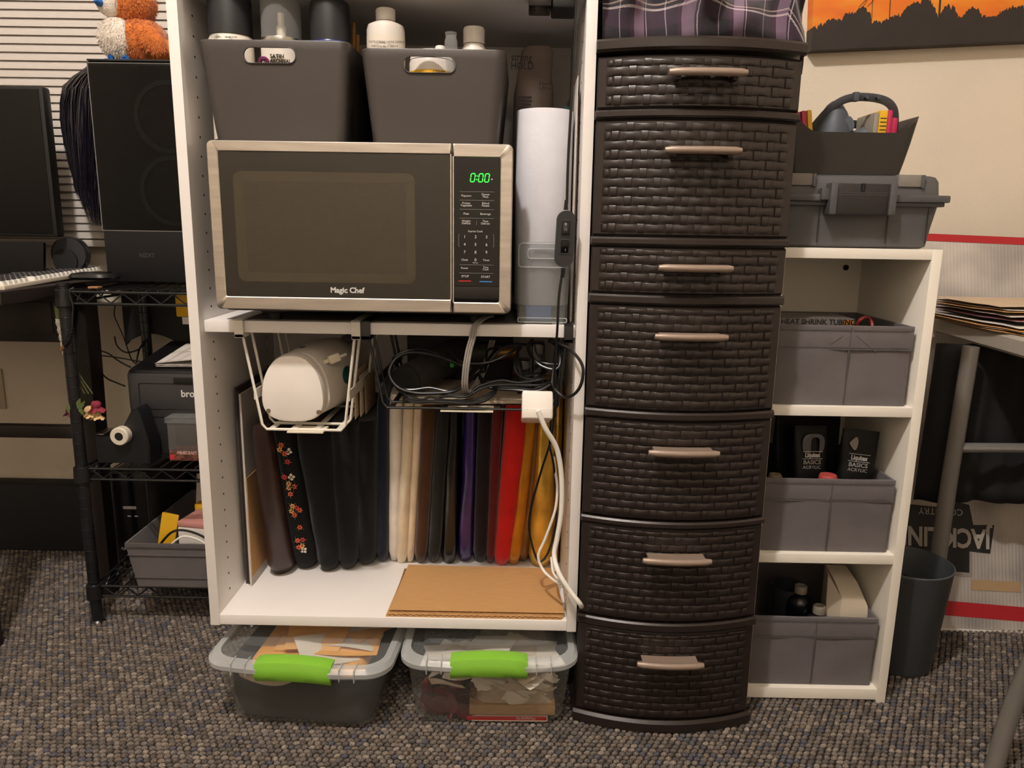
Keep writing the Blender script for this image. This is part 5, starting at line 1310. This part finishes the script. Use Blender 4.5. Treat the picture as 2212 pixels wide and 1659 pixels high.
def rack():
    t = thing('wire_rack', 'black wire shelving rack next to the white cabinet', 'rack', (-.79, .49, 0)); m = 'rack_black'
    xs, ys = (-.972, -.610), (.315, .655)
    for x in xs:
        for y in ys:
            p = MB().lathe([(.016, 0), (.0165, .006), (.0125, .010), (.0125, .784), (.0135, .785), (.0135, .791), (.010, .793)], (x, y, 0), 16).build('post', m, t)
            g = MB(); z = .03
            while z < .77: g.lathe([(.0125, z), (.01285, z+.0006), (.01285, z+.0014), (.0125, z+.002)], (x, y, 0), 16, cap0=False, cap1=False); z += .0254
            g.build('post_groove', mat('groove', '2a2a30', .2, metal=.5), p)
    for zt in (.094, .378, .772):
        s = MB()
        for x in xs:
            for y in ys: s.lathe([(.0165, zt-.032), (.0185, zt-.030), (.017, zt+.004), (.0145, zt+.006)], (x, y, 0), 14)
        fr = s; r = .0031; zl = zt-.025
        for y in ys:
            fr.tube([(xs[0], y, zt), (xs[1], y, zt)], r, 8).tube([(xs[0], y, zl), (xs[1], y, zl)], r, 8)
        for x in xs:
            fr.tube([(x, ys[0], zt), (x, ys[1], zt)], r, 8).tube([(x, ys[0], zl), (x, ys[1], zl)], r, 8)
        sh = fr.build('shelf', m, t)
        tr = MB(); n = 12
        for y in ys: tr.tube([(xs[0]+.02+(xs[1]-xs[0]-.04)*k/n, y, (zl+.002 if k % 2 else zt-.002)) for k in range(n+1)], .0021, 6)
        for x in xs: tr.tube([(x, ys[0]+.02+(ys[1]-ys[0]-.04)*k/n, (zl+.002 if k % 2 else zt-.002)) for k in range(n+1)], .0021, 6)
        tr.build('truss_wire', m, sh)
        k = 0; x = xs[0]+.022; src = None
        while x < xs[1]-.01:
            if src is None: src = MB().tube([(x, ys[0], zt+.004), (x, ys[1], zt+.004)], .0019, 6).build('deck_wire', m, sh); o0 = ORG[src.name].copy(); x00 = x
            else: copy_part(src, sh, o0+Vector((x-x00, 0, 0)))
            x += .0258
        for y in (.40, .56): MB().tube([(xs[0], y, zt+.001), (xs[1], y, zt+.001)], .0022, 6).build('cross_wire', m, sh)
rack()
def computer():
    t = thing('computer_case', 'black computer case with dark glass side and two round fans', 'computer', (-.755, .565, .779)); m = mat('case_black', '141416', .5, bump=.05, bs=900)
    x0, x1, y0, y1, z0, z1 = -.955, -.56, .462, .655, .779, 1.266
    MB().box(x0, x1, y0+.004, y1, z0+.006, z1-.001, .003).build('shell', mat('case_inner', '0b0b0d', .6), t)
    MB().box(x0-.001, x1, y0-.0005, y1, z1-.001, z1+.003, .001).build('top_plate', m, t)
    MB().box(x0+.002, x1, y0-.001, y0+.004, z0+.006, .899, .001).build('shroud_panel', mat('shroud', '100f10', .55, spec=.25), t)
    MB().box(x0, x1, y0-.0015, y0-.0009, .8995, .9012).build('trim_line', mat('trim_grey', '6a6866', .4), t)
    MB().box(x0-.0004, x0+.0014, y0-.0018, y0+.002, .9012, z1-.003).box(x0, x1, y0-.0018, y0-.001, z1-.006, z1-.0045).build('glass_edge', 'trim_grey', t)
    gl = bpy.data.materials.new('smoked_glass'); gl.use_nodes = True; N = gl.node_tree.nodes; L = gl.node_tree.links
    N.remove(N['Principled BSDF']); g1 = N.new('ShaderNodeBsdfGlossy'); g1.inputs['Roughness'].default_value = .03; t1 = N.new('ShaderNodeBsdfTransparent'); t1.inputs[0].default_value = (.55, .55, .56, 1)
    fr = N.new('ShaderNodeFresnel'); fr.inputs[0].default_value = 1.28; mx = N.new('ShaderNodeMixShader')
    L.new(fr.outputs[0], mx.inputs[0]); L.new(t1.outputs[0], mx.inputs[1]); L.new(g1.outputs[0], mx.inputs[2]); L.new(mx.outputs[0], N['Material Output'].inputs[0]); MC['smoked_glass'] = gl
    for z in (1.150, .990):
        f = thing2('fan', t, (-.785, y0, z-.078))
        R = [[(-.785+r*math.cos(a), y, z+r*math.sin(a)) for a in [2*math.pi*k/40 for k in range(40)]] for r, y in ((.078, y0+.0035), (.078, y0+.001), (.068, y0+.001), (.068, y0+.0035))]
        MB().loft(R+[R[0]], False, False).build('fan_ring', mat('fan_grey', '3c403d', .5), f)
        bl = MB()
        for k in range(7):
            a = 2*math.pi*k/7; ca, sa = math.cos(a), math.sin(a); cb, sb = math.cos(a+.55), math.sin(a+.55)
            bl.add([(-.785+.02*ca, y0+.003, z+.02*sa), (-.785+.066*ca, y0+.003, z+.066*sa), (-.785+.066*cb, y0+.0038, z+.066*sb), (-.785+.02*cb, y0+.0038, z+.02*sb)], [(0, 1, 2, 3)])
        bl.build('fan_blades', mat('fan_dark', '17191a', .5), f)
        MB().cyl((-.785, y0+.0015, z), (-.785, y0+.0038, z), .021, 20).build('fan_hub', 'fan_dark', f)
    MB().box(x0+.0016, x1, y0-.0010, y0-.0002, .902, z1-.006).build('glass_panel', 'smoked_glass', t)
    text('NZXT', .013, (-.875, y0-.0014, .845), mat('logo_dim', '2e2b2c', .5), t, bold=.0004)
    for x in (x0+.03, x1-.03):
        for y in (y0+.02, y1-.02): MB().box(x-.012, x+.012, y-.01, y+.01, z0, z0+.007, .002).build('foot', 'black', t)
def thing2(name, parent, loc):
    o = bpy.data.objects.new(name, None); COL.objects.link(o); o.parent = parent; o.location = Vector(loc)-ORG[parent.name]; ORG[o.name] = Vector(loc); o.empty_display_size = .02
    return o
computer()
def plush():
    t = thing('plush_bird', 'round orange and white plush bird with blue feet on the computer', 'plush toy', (-.885, .54, 1.2695))
    fo = mat('fur_orange', 'c26a2a', .95, var=.22, vs=60, bump=1.0, bs=260, sheen=.6); fw = mat('fur_white', 'ddd2c4', .95, var=.08, vs=60, bump=1.0, bs=260, sheen=.5)
    fb = mat('felt_blue', '1e62ad', .7)
    body = MB(); body.ell((-.880, .552, 1.325), (.066, .055, .052), 32, 22, .05, 22)
    body.ell((-.832, .560, 1.304), (.032, .040, .032), 22, 14, .06, 22); body.build('body', fo, t, ang=80)
    MB().ell((-.912, .528, 1.325), (.044, .042, .046), 28, 18, .05, 22).build('belly', fw, t, ang=80)
    hd = MB(); hd.ell((-.893, .548, 1.408), (.058, .054, .056), 32, 20, .05, 22); hd = hd.build('head', fo, t, ang=80)
    MB().ell((-.918, .515, 1.404), (.034, .026, .038), 24, 16, .04, 22).build('face_patch', fw, hd, ang=80)
    for x, y in ((-.905, .4895), (-.940, .498)): MB().ell((x, y, 1.408), (.0055, .004, .0055), 14, 10).build('eye', 'black_gloss', hd)
    MB().loft([[(-.932+r*math.cos(a)+dx, y, 1.392+r*.8*math.sin(a)) for a in [2*math.pi*k/14 for k in range(14)]] for y, r, dx in ((.50, .012, 0), (.488, .009, -.001), (.478, .003, -.002))]).build('beak', fb, hd)
    w = MB(Matrix.Translation((-.838, .510, 1.322)) @ Matrix.Rotation(math.radians(38), 4, 'Y')); w.ell((0, 0, 0), (.044, .014, .026), 26, 16, .06, 22); w.build('wing', fo, t, ang=80)
    tl = MB(Matrix.Translation((-.815, .57, 1.296)) @ Matrix.Rotation(math.radians(25), 4, 'Y')); tl.ell((0, 0, 0), (.030, .022, .012), 20, 12, .06, 22); tl.build('tail', fo, t, ang=80)
    r = random.Random(2)
    def fur(c, rad, n, par, m, M_=None):
        b = MB(M_)
        for k in range(n):
            z = r.uniform(-1, 1); a = r.random()*6.283; q = math.sqrt(1-z*z); d = Vector((q*math.cos(a), q*math.sin(a), z))
            p = Vector((c[0]+rad[0]*d.x, c[1]+rad[1]*d.y, c[2]+rad[2]*d.z)); w = d.cross(Vector((r.gauss(0, 1), r.gauss(0, 1), r.gauss(0, 1)))).normalized()*.0008
            tip = p+d*.0035+Vector((r.gauss(0, .002), r.gauss(0, .002), -.003+r.gauss(0, .001)))
            b.add([p-w, p+w, tip], [(0, 1, 2)])
        b.build('fur', m, par, kind='stuff', flat=True)
    P_ = {o.name.split('.')[0]: o for o in t.children}
    fur((-.880, .552, 1.325), (.066, .055, .052), 5000, P_['body'], fo); fur((-.912, .528, 1.325), (.044, .042, .046), 3200, P_['belly'], fw); fur((-.893, .548, 1.408), (.058, .054, .056), 4000, P_['head'], fo)
    fur((0, 0, 0), (.044, .014, .026), 1600, P_['wing'], fo, Matrix.Translation((-.838, .510, 1.322)) @ Matrix.Rotation(math.radians(38), 4, 'Y'))
    for x in (-.922, -.888):
        f = MB()
        for a in (-.5, 0, .5): f.tube([(x, .515, 1.2745), (x+.016*math.sin(a)-.004, .515-.020*math.cos(a), 1.2735)], .0038, 8)
        f.tube([(x, .515, 1.2745), (x-.006, .505, 1.285)], .005, 8); f.build('foot', fb, t)
plush()
def wig():
    t = thing('wig', 'long dark purple wig hanging off the corner of the computer', 'wig', (-1.04, .585, .93))
    r = random.Random(5); m = mat('hair', '16121f', .32, spec=.8, var=.35, vs=80)
    h = MB()
    prof = [(1.275, -1.000, -.968), (1.262, -1.030, -.970), (1.225, -1.082, -.978), (1.16, -1.097, -.985), (1.10, -1.092, -.995), (1.04, -1.082, -1.005), (.995, -1.076, -1.012), (.95, -1.060, -1.015), (.915, -1.045, -1.018)]
    for k in range(900):
        u = r.random(); d = math.sqrt(max(0, 1-(2*u-1)**2)); yy = .588-.030*d*r.uniform(-.3, 1); cut_ = r.choice((7, 8, 8, 9, 9)) if u > .25 else r.choice((6, 7, 7, 8))
        ph = r.random()*6; pts = [(-.955+r.uniform(-.012, .03), .59+r.gauss(0, .012), 1.2725+r.uniform(0, .003))]
        for i, (z, xl, xr) in enumerate(prof[:cut_]):
            pts.append((xl+(xr-xl)*u+.003*math.sin(ph+i*.9)+r.gauss(0, .0012), yy+.004*math.cos(ph+i)+r.gauss(0, .001), z+r.uniform(-.006, .006)))
        h.tube(pts, [.0009, .0013, .0014, .0014, .0013, .0011, .0007, .0002], 3, sub=2)
    h.build('hair_strands', m, t, ang=80, kind='stuff')
    core = MB(); core.loft([[(cx+rx*math.cos(q), .587+ry*math.sin(q), z) for q in [2*math.pi*k/18 for k in range(18)]] for z, cx, rx, ry in ((.965, -1.040, .012, .008), (1.05, -1.043, .034, .014), (1.15, -1.040, .052, .018), (1.22, -1.030, .048, .018), (1.252, -1.0, .028, .016), (1.266, -.985, .014, .012))])
    core.build('wefted_cap', mat('hair_core', '0c0a12', .5), t, ang=80)
wig()
def monitor():
    t = thing('monitor', 'black flat monitor on the desk in front of the blind', 'monitor', (-1.4, .57, .785))
    MB().box(-1.74, -1.112, .548, .580, .881, 1.226, .008).build('housing', 'black', t)
    MB().box(-1.732, -1.122, .5465, .549, .890, 1.218, .001).build('screen', mat('screen_off', '0c0a09', .4, spec=.2), t)
    MB().box(-1.46, -1.40, .582, .60, .79, 1.05, .004).build('stand_neck', 'black', t)
    MB().box(-1.54, -1.32, .52, .68, .785, .795, .004).build('stand_base', 'black', t)
    t = thing('small_screen', 'glossy black low screen standing under the monitor', 'screen', (-1.3, .51, .785))
    MB(RX(-10, (0, .5, .785))).box(-1.55, -1.128, .50, .512, .786, .872, .004).build('panel', mat('small_black', '050506', .35, spec=.2), t)
    text('- ELECTRONICS +', .005, (-1.205, .4988, .7975), 'text_dim', t, ext=.0002, M=RX(-10, (0, .5, .785)))
    t = thing('round_speaker', 'round dark speaker disc standing behind the keyboard', 'speaker', (-1.118, .61, .785))
    MB().cyl((-1.118, .598, .838), (-1.118, .615, .838), .044, 36).build('disc', mat('disc_grey', '2a2a2d', .4), t)
    MB().cyl((-1.118, .596, .838), (-1.118, .6, .838), .0445, 36).build('disc_rim', 'black_gloss', t)
    MB().cyl((-1.118, .5945, .838), (-1.118, .597, .838), .0415, 36).build('grille', 'disc_grey', t)
    MB().box(-1.142, -1.094, .595, .635, .785, .800, .003).build('foot', 'black', t)
    MB().cyl((-1.126, .589, .823), (-1.126, .5945, .823), .03, 24).build('mesh', 'black_matte', t)
monitor()
def keyboard():
    t = thing('keyboard', 'white framed keyboard with grey and white keys on the desk', 'keyboard', (-1.07, .42, .785))
    # long side runs back along the desk edge
    O = Vector((-1.024, .205, .787)); ang = math.degrees(math.atan2(-.040, .44))
    M_ = Matrix.Translation(O) @ Matrix.Rotation(math.radians(-ang), 4, 'Z') @ Matrix.Rotation(math.radians(-3), 4, 'Y') @ Matrix.Rotation(math.radians(1.0), 4, 'X')
    MB(M_).box(-.135, .002, 0, .44, -.004, .005, .002).build('frame', mat('kb_frame', 'c9bfae', .5), t)
    mk = mat('key_white', 'd8d4cc', .45); mg = mat('key_dark', '2a2830', .45)
    top = None
    for i in range(6):
        for j in range(22):
            x = -.021-.0222*i; y = .005+.0197*j
            if i == 0 and j in (5,): continue
            if top is None:
                k = MB(); k.loft([[(a, b, z) for a, b in rrect(-.0185+s, 0-s, 0+s, .0178-s, .002, 1)] for z, s in ((.005, 0), (.012, .0015), (.0145, .0026))])
                base = MB(M_); base.v = [M_ @ (v+Vector((x+.0185, y, 0))) for v in k.v]; base.f = k.f
                top = base.build('key', mk, t); k0 = ORG[top.name].copy(); p0 = M_ @ Vector((x, y, 0))
                cap = MB(); cap.box(-.0165, -.002, .0022, .0156, .0143, .0149)
                cb = MB(); cb.v = [M_ @ (v+Vector((x+.0185, y, 0))) for v in cap.v]; cb.f = cap.f
                capo = cb.build('key_top', mg, top); c0 = ORG[capo.name].copy()
            else:
                d = (M_ @ Vector((x, y, 0)))-p0
                o = copy_part(top, t, k0+d); copy_part(capo, o, c0+d)
keyboard()
setp(MB(RZ(5, (-.98, .40, .79))).loft([[(x, y, z) for x, y in rrect(-1.0+s, -.90-s, .36+s, .445-s, .03, 5)] for z, s in ((.7935, .004), (.799, 0), (.806, .004), (.809, .02))]).build('trackpad', mat('pad_black', '101012', .3)), 'flat black rounded pad lying at the rack corner post', 'pad')
setp(MB().box(-.93, -.908, .335, .352, .7785, .782).build('wood_chip', mat('chip', '9c6f48', .6)), 'small tan wooden chip on the top rack shelf', 'chip')
def printer():
    t = thing('printer', 'black laser printer with paper on top inside the rack', 'printer', (-.76, .53, .385)); m = mat('printer_grey', '2c2b2c', .45, bump=.05, bs=900)
    x0, x1 = -.908, -.62
    R = []
    def ring(z, ins, r=.03): return [(x, y, z) for x, y in rrect(x0+ins, x1-ins, .400+ins, .645, (r, .006, .006, r), 5)]
    MB().loft([ring(.3850, .006), ring(.390, .003), ring(.4755, .001)]).build('paper_drawer', m, t, ang=30)
    MB().loft([ring(.4775, .001), ring(.50, 0), ring(.573, 0), ring(.580, .003)]).build('body', m, t, ang=30)
    MB().loft([[(x, y, z+max(0, (y-.44))*.16) for x, y, z in ring(.5805, .002)], [(x, y, z+max(0, (y-.44))*.16) for x, y, z in ring(.586, .006)]]).build('top_cover', mat('printer_top', '151416', .3), t, ang=30)
    MB().plate(rrect(-.872, x1, .497, .558, (.0005, .0005, .006, .006)), rrect(-.8708, x1-.001, .4982, .5568, (.0005, .0005, .005, .005)), .3985, .4005, .0003).build('tray_seam', 'black', t)
    MB().box(-.79, -.66, .3975, .401, .556, .572, .003).build('grip_recess', 'black', t)
    text('brother', .022, (-.775, .3990, .5335), 'text_white', t, bold=.0006)
    MB().box(-.878, -.868, .450, .456, .5885, .5905).build('status_light', 'led_green', t)
    for i in range(3):
        a = 3-i*2
        setp(MB(RZ(a, (-.75, .5, .6))).grid(lambda u, v: (-.845+.21*u, .43+.17*v, .5915+.003*i+.022*v+(.012*math.sin(u*2.2)*(i == 2))*(1-v)), 10, 8).build('paper_sheet', 'paper', ang=80), ['lowest printed sheet', 'middle printed sheet', 'curled top sheet'][i]+' lying on the printer', 'paper', 'sheets on the printer')
printer()
def tape():
    t = thing('tape_dispenser', 'black desktop tape dispenser with white roll on the rack', 'dispenser', (-.885, .36, .3845))
    def prof(ins): return [(-.950+ins, .3845), (-.830-ins, .3845), (-.828-ins, .43), (-.845-ins, .50-ins), (-.853, .512-ins), (-.862+ins, .508-ins), (-.890+ins, .46), (-.905, .445), (-.948+ins, .449-ins)]
    b = MB(); b.loft([[(x, y, z) for x, z in prof(i)] for y, i in ((.338, .004), (.342, 0), (.392, 0), (.396, .004))]); b.build('body', mat('disp_black', '121316', .4), t, ang=30)
    R = [[(-.884+r*math.cos(a), y, .452+r*math.sin(a)) for a in [2*math.pi*k/32 for k in range(32)]] for r, y in ((.0185, .318), (.0205, .320), (.0205, .3375), (.0095, .3375), (.0095, .318))]
    MB().loft(R+[R[0]], False, False).build('tape_roll', mat('tape_cream', 'd3cab8', .5), t)
    MB().cyl((-.884, .319, .452), (-.884, .338, .452), .0095, 20).build('hub', 'black', t)
    MB().box(-.950, -.930, .340, .394, .4485, .4515, .001).build('cutter', 'steel', t)
tape()
def toybox():
    t = thing('clear_toy_box', 'small clear display box with pixel patterned brown base', 'box', (-.75, .395, .384)); x0, x1 = -.797, -.690
    bm_ = bpy.data.materials.new('pixels'); bm_.use_nodes = True; N = bm_.node_tree.nodes; L = bm_.node_tree.links; p = N['Principled BSDF']
    tc = N.new('ShaderNodeTexCoord'); vo = N.new('ShaderNodeTexVoronoi'); vo.distance = 'CHEBYCHEV'; vo.inputs['Scale'].default_value = 230; vo.inputs['Randomness'].default_value = 0
    wn = N.new('ShaderNodeValToRGB'); e = wn.color_ramp.elements; e[0].color = (*lin('3c221c'), 1); e[1].color = (*lin('7a4a3c'), 1); e[0].position = .2; e[1].position = .8
    L.new(tc.outputs['Object'], vo.inputs['Vector']); L.new(vo.outputs['Color'], wn.inputs[0]); L.new(wn.outputs[0], p.inputs['Base Color']); MC['pixels'] = bm_
    MB().box(x0+.002, x1-.002, .362, .43, .3845, .408, .001).build('base', 'pixels', t)
    text('MINECRAFT', .0105, (-.776, .3612, .4035), mat('base_letters', 'b9948a', .6), t, bold=.0004, sx=.8)
    MB().box(-.794, -.783, .3612, .3622, .388, .399).build('red_mark', mat('mark_red', 'b03030', .5), t)
    MB().box(x0+.0015, x1-.0015, .3615, .4305, .408, .474, .002).build('clear_cover', mat('clear_thin', 'cfcac4', .1, trans=.88), t)
    MB().box(x0-.002, x1+.002, .358, .434, .474, .487, .002).build('clear_lid', 'clear_lid', t)
    MB().box(-.778, -.71, .42, .428, .409, .472).build('backing_card', mat('card_dark', '2b2226', .6), t)
    MB().tube([(-.742, .396, .487), (-.736, .396, .500), (-.722, .396, .506), (-.71, .396, .500)], .0014, 6, sub=4).build('hang_loop', 'clear_rim', t)
toybox()
def ups():
    t = thing('battery_backup', 'black battery backup tower on the lowest rack shelf', 'battery backup', (-.92, .53, .1))
    MB().box(-.975, -.884, .424, .64, .1, .335, .006).build('housing', mat('ups_black', '121113', .35), t)
    MB().box(-.968, -.890, .4215, .425, .106, .329, .004).build('front_panel', 'black_gloss', t)
    MB().box(-.946, -.914, .4195, .4222, .241, .2485, .002).build('button_bar', mat('bar_grey', '77706c', .4), t)
    text('CyberPower', .0085, (-.960, .4208, .139), 'text_dim', t); text('1500', .007, (-.944, .4208, .127), 'text_dim', t)
    for x in (-.937, -.920): MB().box(x, x+.008, .4205, .4222, .222, .2245).build('port', 'text_dim', t)
ups()
def floor_bin():
    t = thing('fabric_bin', 'long grey fabric bin crammed with gadgets on the lowest rack shelf', 'bin', (-.75, .48, .1)); x0, x1, y0, y1, z0, z1 = -.893, -.635, .305, .652, .1002, .209
    x0=-.866
    def ring(ins, z, sh=0): return [(x, y, z) for x, y in rrect(x0+ins-.016*sh, x1-ins, y0+ins-.010*sh, y1-ins, .004, 2)]
    MB().loft([ring(0, z0), ring(0, (z0+z1)/2, .5), ring(0, z1, 1), ring(.004, z1, 1), ring(.005, z0+.004)]).build('body', 'fabric_grey', t, ang=40)
    for za, zb in ((z1-.010, z1+.0008), (z1-.030, z1-.028), (z0+.022, z0+.0235)):
        f = (za-z0)/(z1-z0)
        MB().box(x0-.016*f, x1, y0-.0025-.010*f, y0-.010*f+.001, za, zb, .0005).build('seam', 'seam', t)
    setp(MB(RY(12, (-.81, .36, .17))).box(-.845, -.805, .37, .376, .106, .25, .008).build('yellow_paddle', 'yellow'), 'yellow plastic paddle sticking up in the fabric bin', 'paddle')
    nb = thing('notepad', 'white notepad block with pink cover in the fabric bin', 'notepad', (-.74, .39, .12))
    MB(RZ(-10, (-.74, .39, .2))).box(-.785, -.70, .355, .44, .12, .222, .003).build('pages', 'paper', nb); MB(RZ(-10, (-.74, .39, .2))).box(-.785, -.70, .355, .44, .2225, .236, .003).build('cover', mat('pink', 'b98079', .6), nb)
    bx = thing('small_carton', 'white carton with blue print behind the pink notepad', 'carton', (-.75, .53, .106))
    MB(RX(-12, (-.75, .53, .106))).box(-.815, -.70, .50, .56, .108, .292, .002).build('carton', 'paper', bx); MB(RX(-12, (-.75, .53, .106))).box(-.79, -.71, .4985, .5, .24, .288).build('blue_print', mat('blue_print', '1c3a8a', .5), bx)
    yb = thing('yellow_box', 'yellow and black box behind the pink notepad', 'box', (-.73, .46, .106)); MB().box(-.785, -.69, .448, .475, .108, .246, .002).build('box', 'yellow', yb); MB().cyl((-.745, .4475, .235), (-.745, .449, .235), .012, 16).build('black_spot', 'black', yb)
    setp(MB().tube([(-.82, .33, .19), (-.79, .33, .222), (-.76, .33, .228), (-.72, .33, .215), (-.69, .33, .19)], .0028, 8, sub=5).build('cable', 'cable_black'), 'black cable arching out of the long fabric bin', 'cable')
    setp(MB().tube([(-.80, .325, .185), (-.765, .325, .214), (-.73, .325, .210), (-.70, .325, .19)], .0024, 8, sub=5).build('cable', 'cable_white'), 'white cable arching out of the long fabric bin', 'cable')
floor_bin()
# yellow box slung under the top shelf, black crate under the desk
t = thing('yellow_case', 'yellow case with white label slung under the top rack shelf', 'case', (-.80, .60, .69))
MB().box(-.853, -.72, .575, .625, .690, .745, .004).build('case', 'yellow', t); MB().box(-.838, -.76, .5745, .5755, .672, .690).build('label_card', 'paper', t)
setp(MB().box(-2.2, -1.205, .690, .752, .002, .20, .006).build('storage_crate', mat('crate', '0d0f16', .7)), 'long black crate on the floor under the desk', 'crate')
t = thing('wall_outlet', 'cream wall outlet plate beside the desk', 'outlet', (-1.48, .755, .40)); MB().box(-1.515, -1.435, .754, .7602, .400, .515, .002).build('plate', mat('outlet_cream', 'b9aa92', .5), t)
for z in (.43, .475): MB().box(-1.492, -1.458, .7528, .7545, z, z+.026, .002).build('socket', 'outlet_cream', t)
# cables behind the printer
for k, lb in (('wire_a', 'thin black wire dropping from the rack top to the printer'), ('wire_b', 'thin grey wire running level to the printer light'), ('wire_c', 'black wire curving along the desk leg to the printer'), ('wire_d', 'black wire sloping down behind the printer'), ('wire_e', 'black wire hanging in a shallow arc below the arched board'), ('wire_f', 'short black wire bending down to the printer')):
    setp(MB().tube(P[k], .0016 if k in ('wire_a', 'wire_b') else .0022, 6, sub=5).build('wire', 'cable_black'), lb, 'wire', 'wires behind the printer')
t = thing('hanging_plug', 'black cord with audio plug hung over the rack post', 'cord', (-.945, .292, .66))
MB().tube(P['hangcord'], .0018, 8, sub=5).build('cord', 'cable_black', t)
m_ = MB()
for k in range(4): m_.cyl((-.946-.0018*k, .291, .698-.006*k), (-.947-.0018*k, .291, .6945-.006*k), .0042, 12)
m_.tube([(-.946, .291, .70), (-.953, .291, .677)], .003, 8); m_.build('strain_relief', 'cable_black', t)
MB().tube([(-.953, .291, .680), (-.958, .290, .668), (-.966, .290, .660)], .0055, 10, sub=3).build('plug', 'cable_black', t)
MB().tube([(-.966, .290, .660), (-.9745, .290, .650)], .0038, 8).build('plug_tip', mat('copper', 'a5764e', .35, metal=.6), t)
def bouquet():
    t = thing('dried_bouquet', 'dried flower bouquet hanging upside down by twine on the rack post', 'bouquet', (-.955, .295, .5))
    m = MB()
    for k in range(5): m.tube([(-1.006+.003*k, .334, .742-.004*k), (-1.003+.002*k, .334, .70), (-.994+.003*k, .334, .62), (-.978+.009*k, .334, .545)], .0016, 6, sub=4)
    m.build('stems', mat('stem_green', '4a4a24', .8), t)
    tw = MB(); pts = []
    for k in range(150):
        f = k/149; z = .712-.11*f; a = k*1.5; pts.append((-1.001+.012*f+.006*math.cos(a), .334+.006*math.sin(a), z))
    tw.tube(pts, .0012, 5); tw.build('twine', mat('twine', 'b9b19c', .8), t)
    for (x, z, c, s, nm) in ((-.930, .522, '7a1f30', .018, 'crimson'), (-.946, .510, 'c9a878', .018, 'cream'), (-.930, .503, 'c9a878', .015, 'cream'), (-.990, .508, '5a1826', .014, 'maroon')):
        b = MB(); r = random.Random(int(x*-1000))
        for k in range(22):
            a = r.random()*6.28; e = r.random()*1.2
            c_ = Vector((x+s*.5*math.cos(a)*e,   .322+s*.45*math.sin(a)*e, z-.004*e)); d = Vector((math.cos(a)*s*.55, math.sin(a)*s*.5, -s*.5)); w = Vector((-math.sin(a), math.cos(a), .3))*s*.3
            b.add([c_-w*.6, c_+w*.6, c_+d+w, c_+d*1.25, c_+d-w], [(0, 1, 2, 3, 4)])
        b.ell((x,   .322, z), (s*.6, s*.55, s*.6), 12, 8, .2, 40)
        b.build('bloom', mat('bloom_'+nm, c, .8, var=.25, vs=120), t, ang=80)
    lf = MB()
    for (x, z, a) in ((-.935, .540, -2.2), (-.945, .546, -1.9), (-.972, .536, -1.6), (-.950, .53, -1.2)):
        ca, sa = math.cos(a), math.sin(a); lf.add([(x, .292, z), (x+.012*ca-.005*sa, .289, z+.012*sa+.005*ca), (x+.028*ca, .291, z+.028*sa), (x+.012*ca+.005*sa, .288, z+.012*sa-.005*ca)], [(0, 1, 2, 3)])
    lf.build('leaf', mat('leaf_dry', '4f5a2c', .8), t)
bouquet()
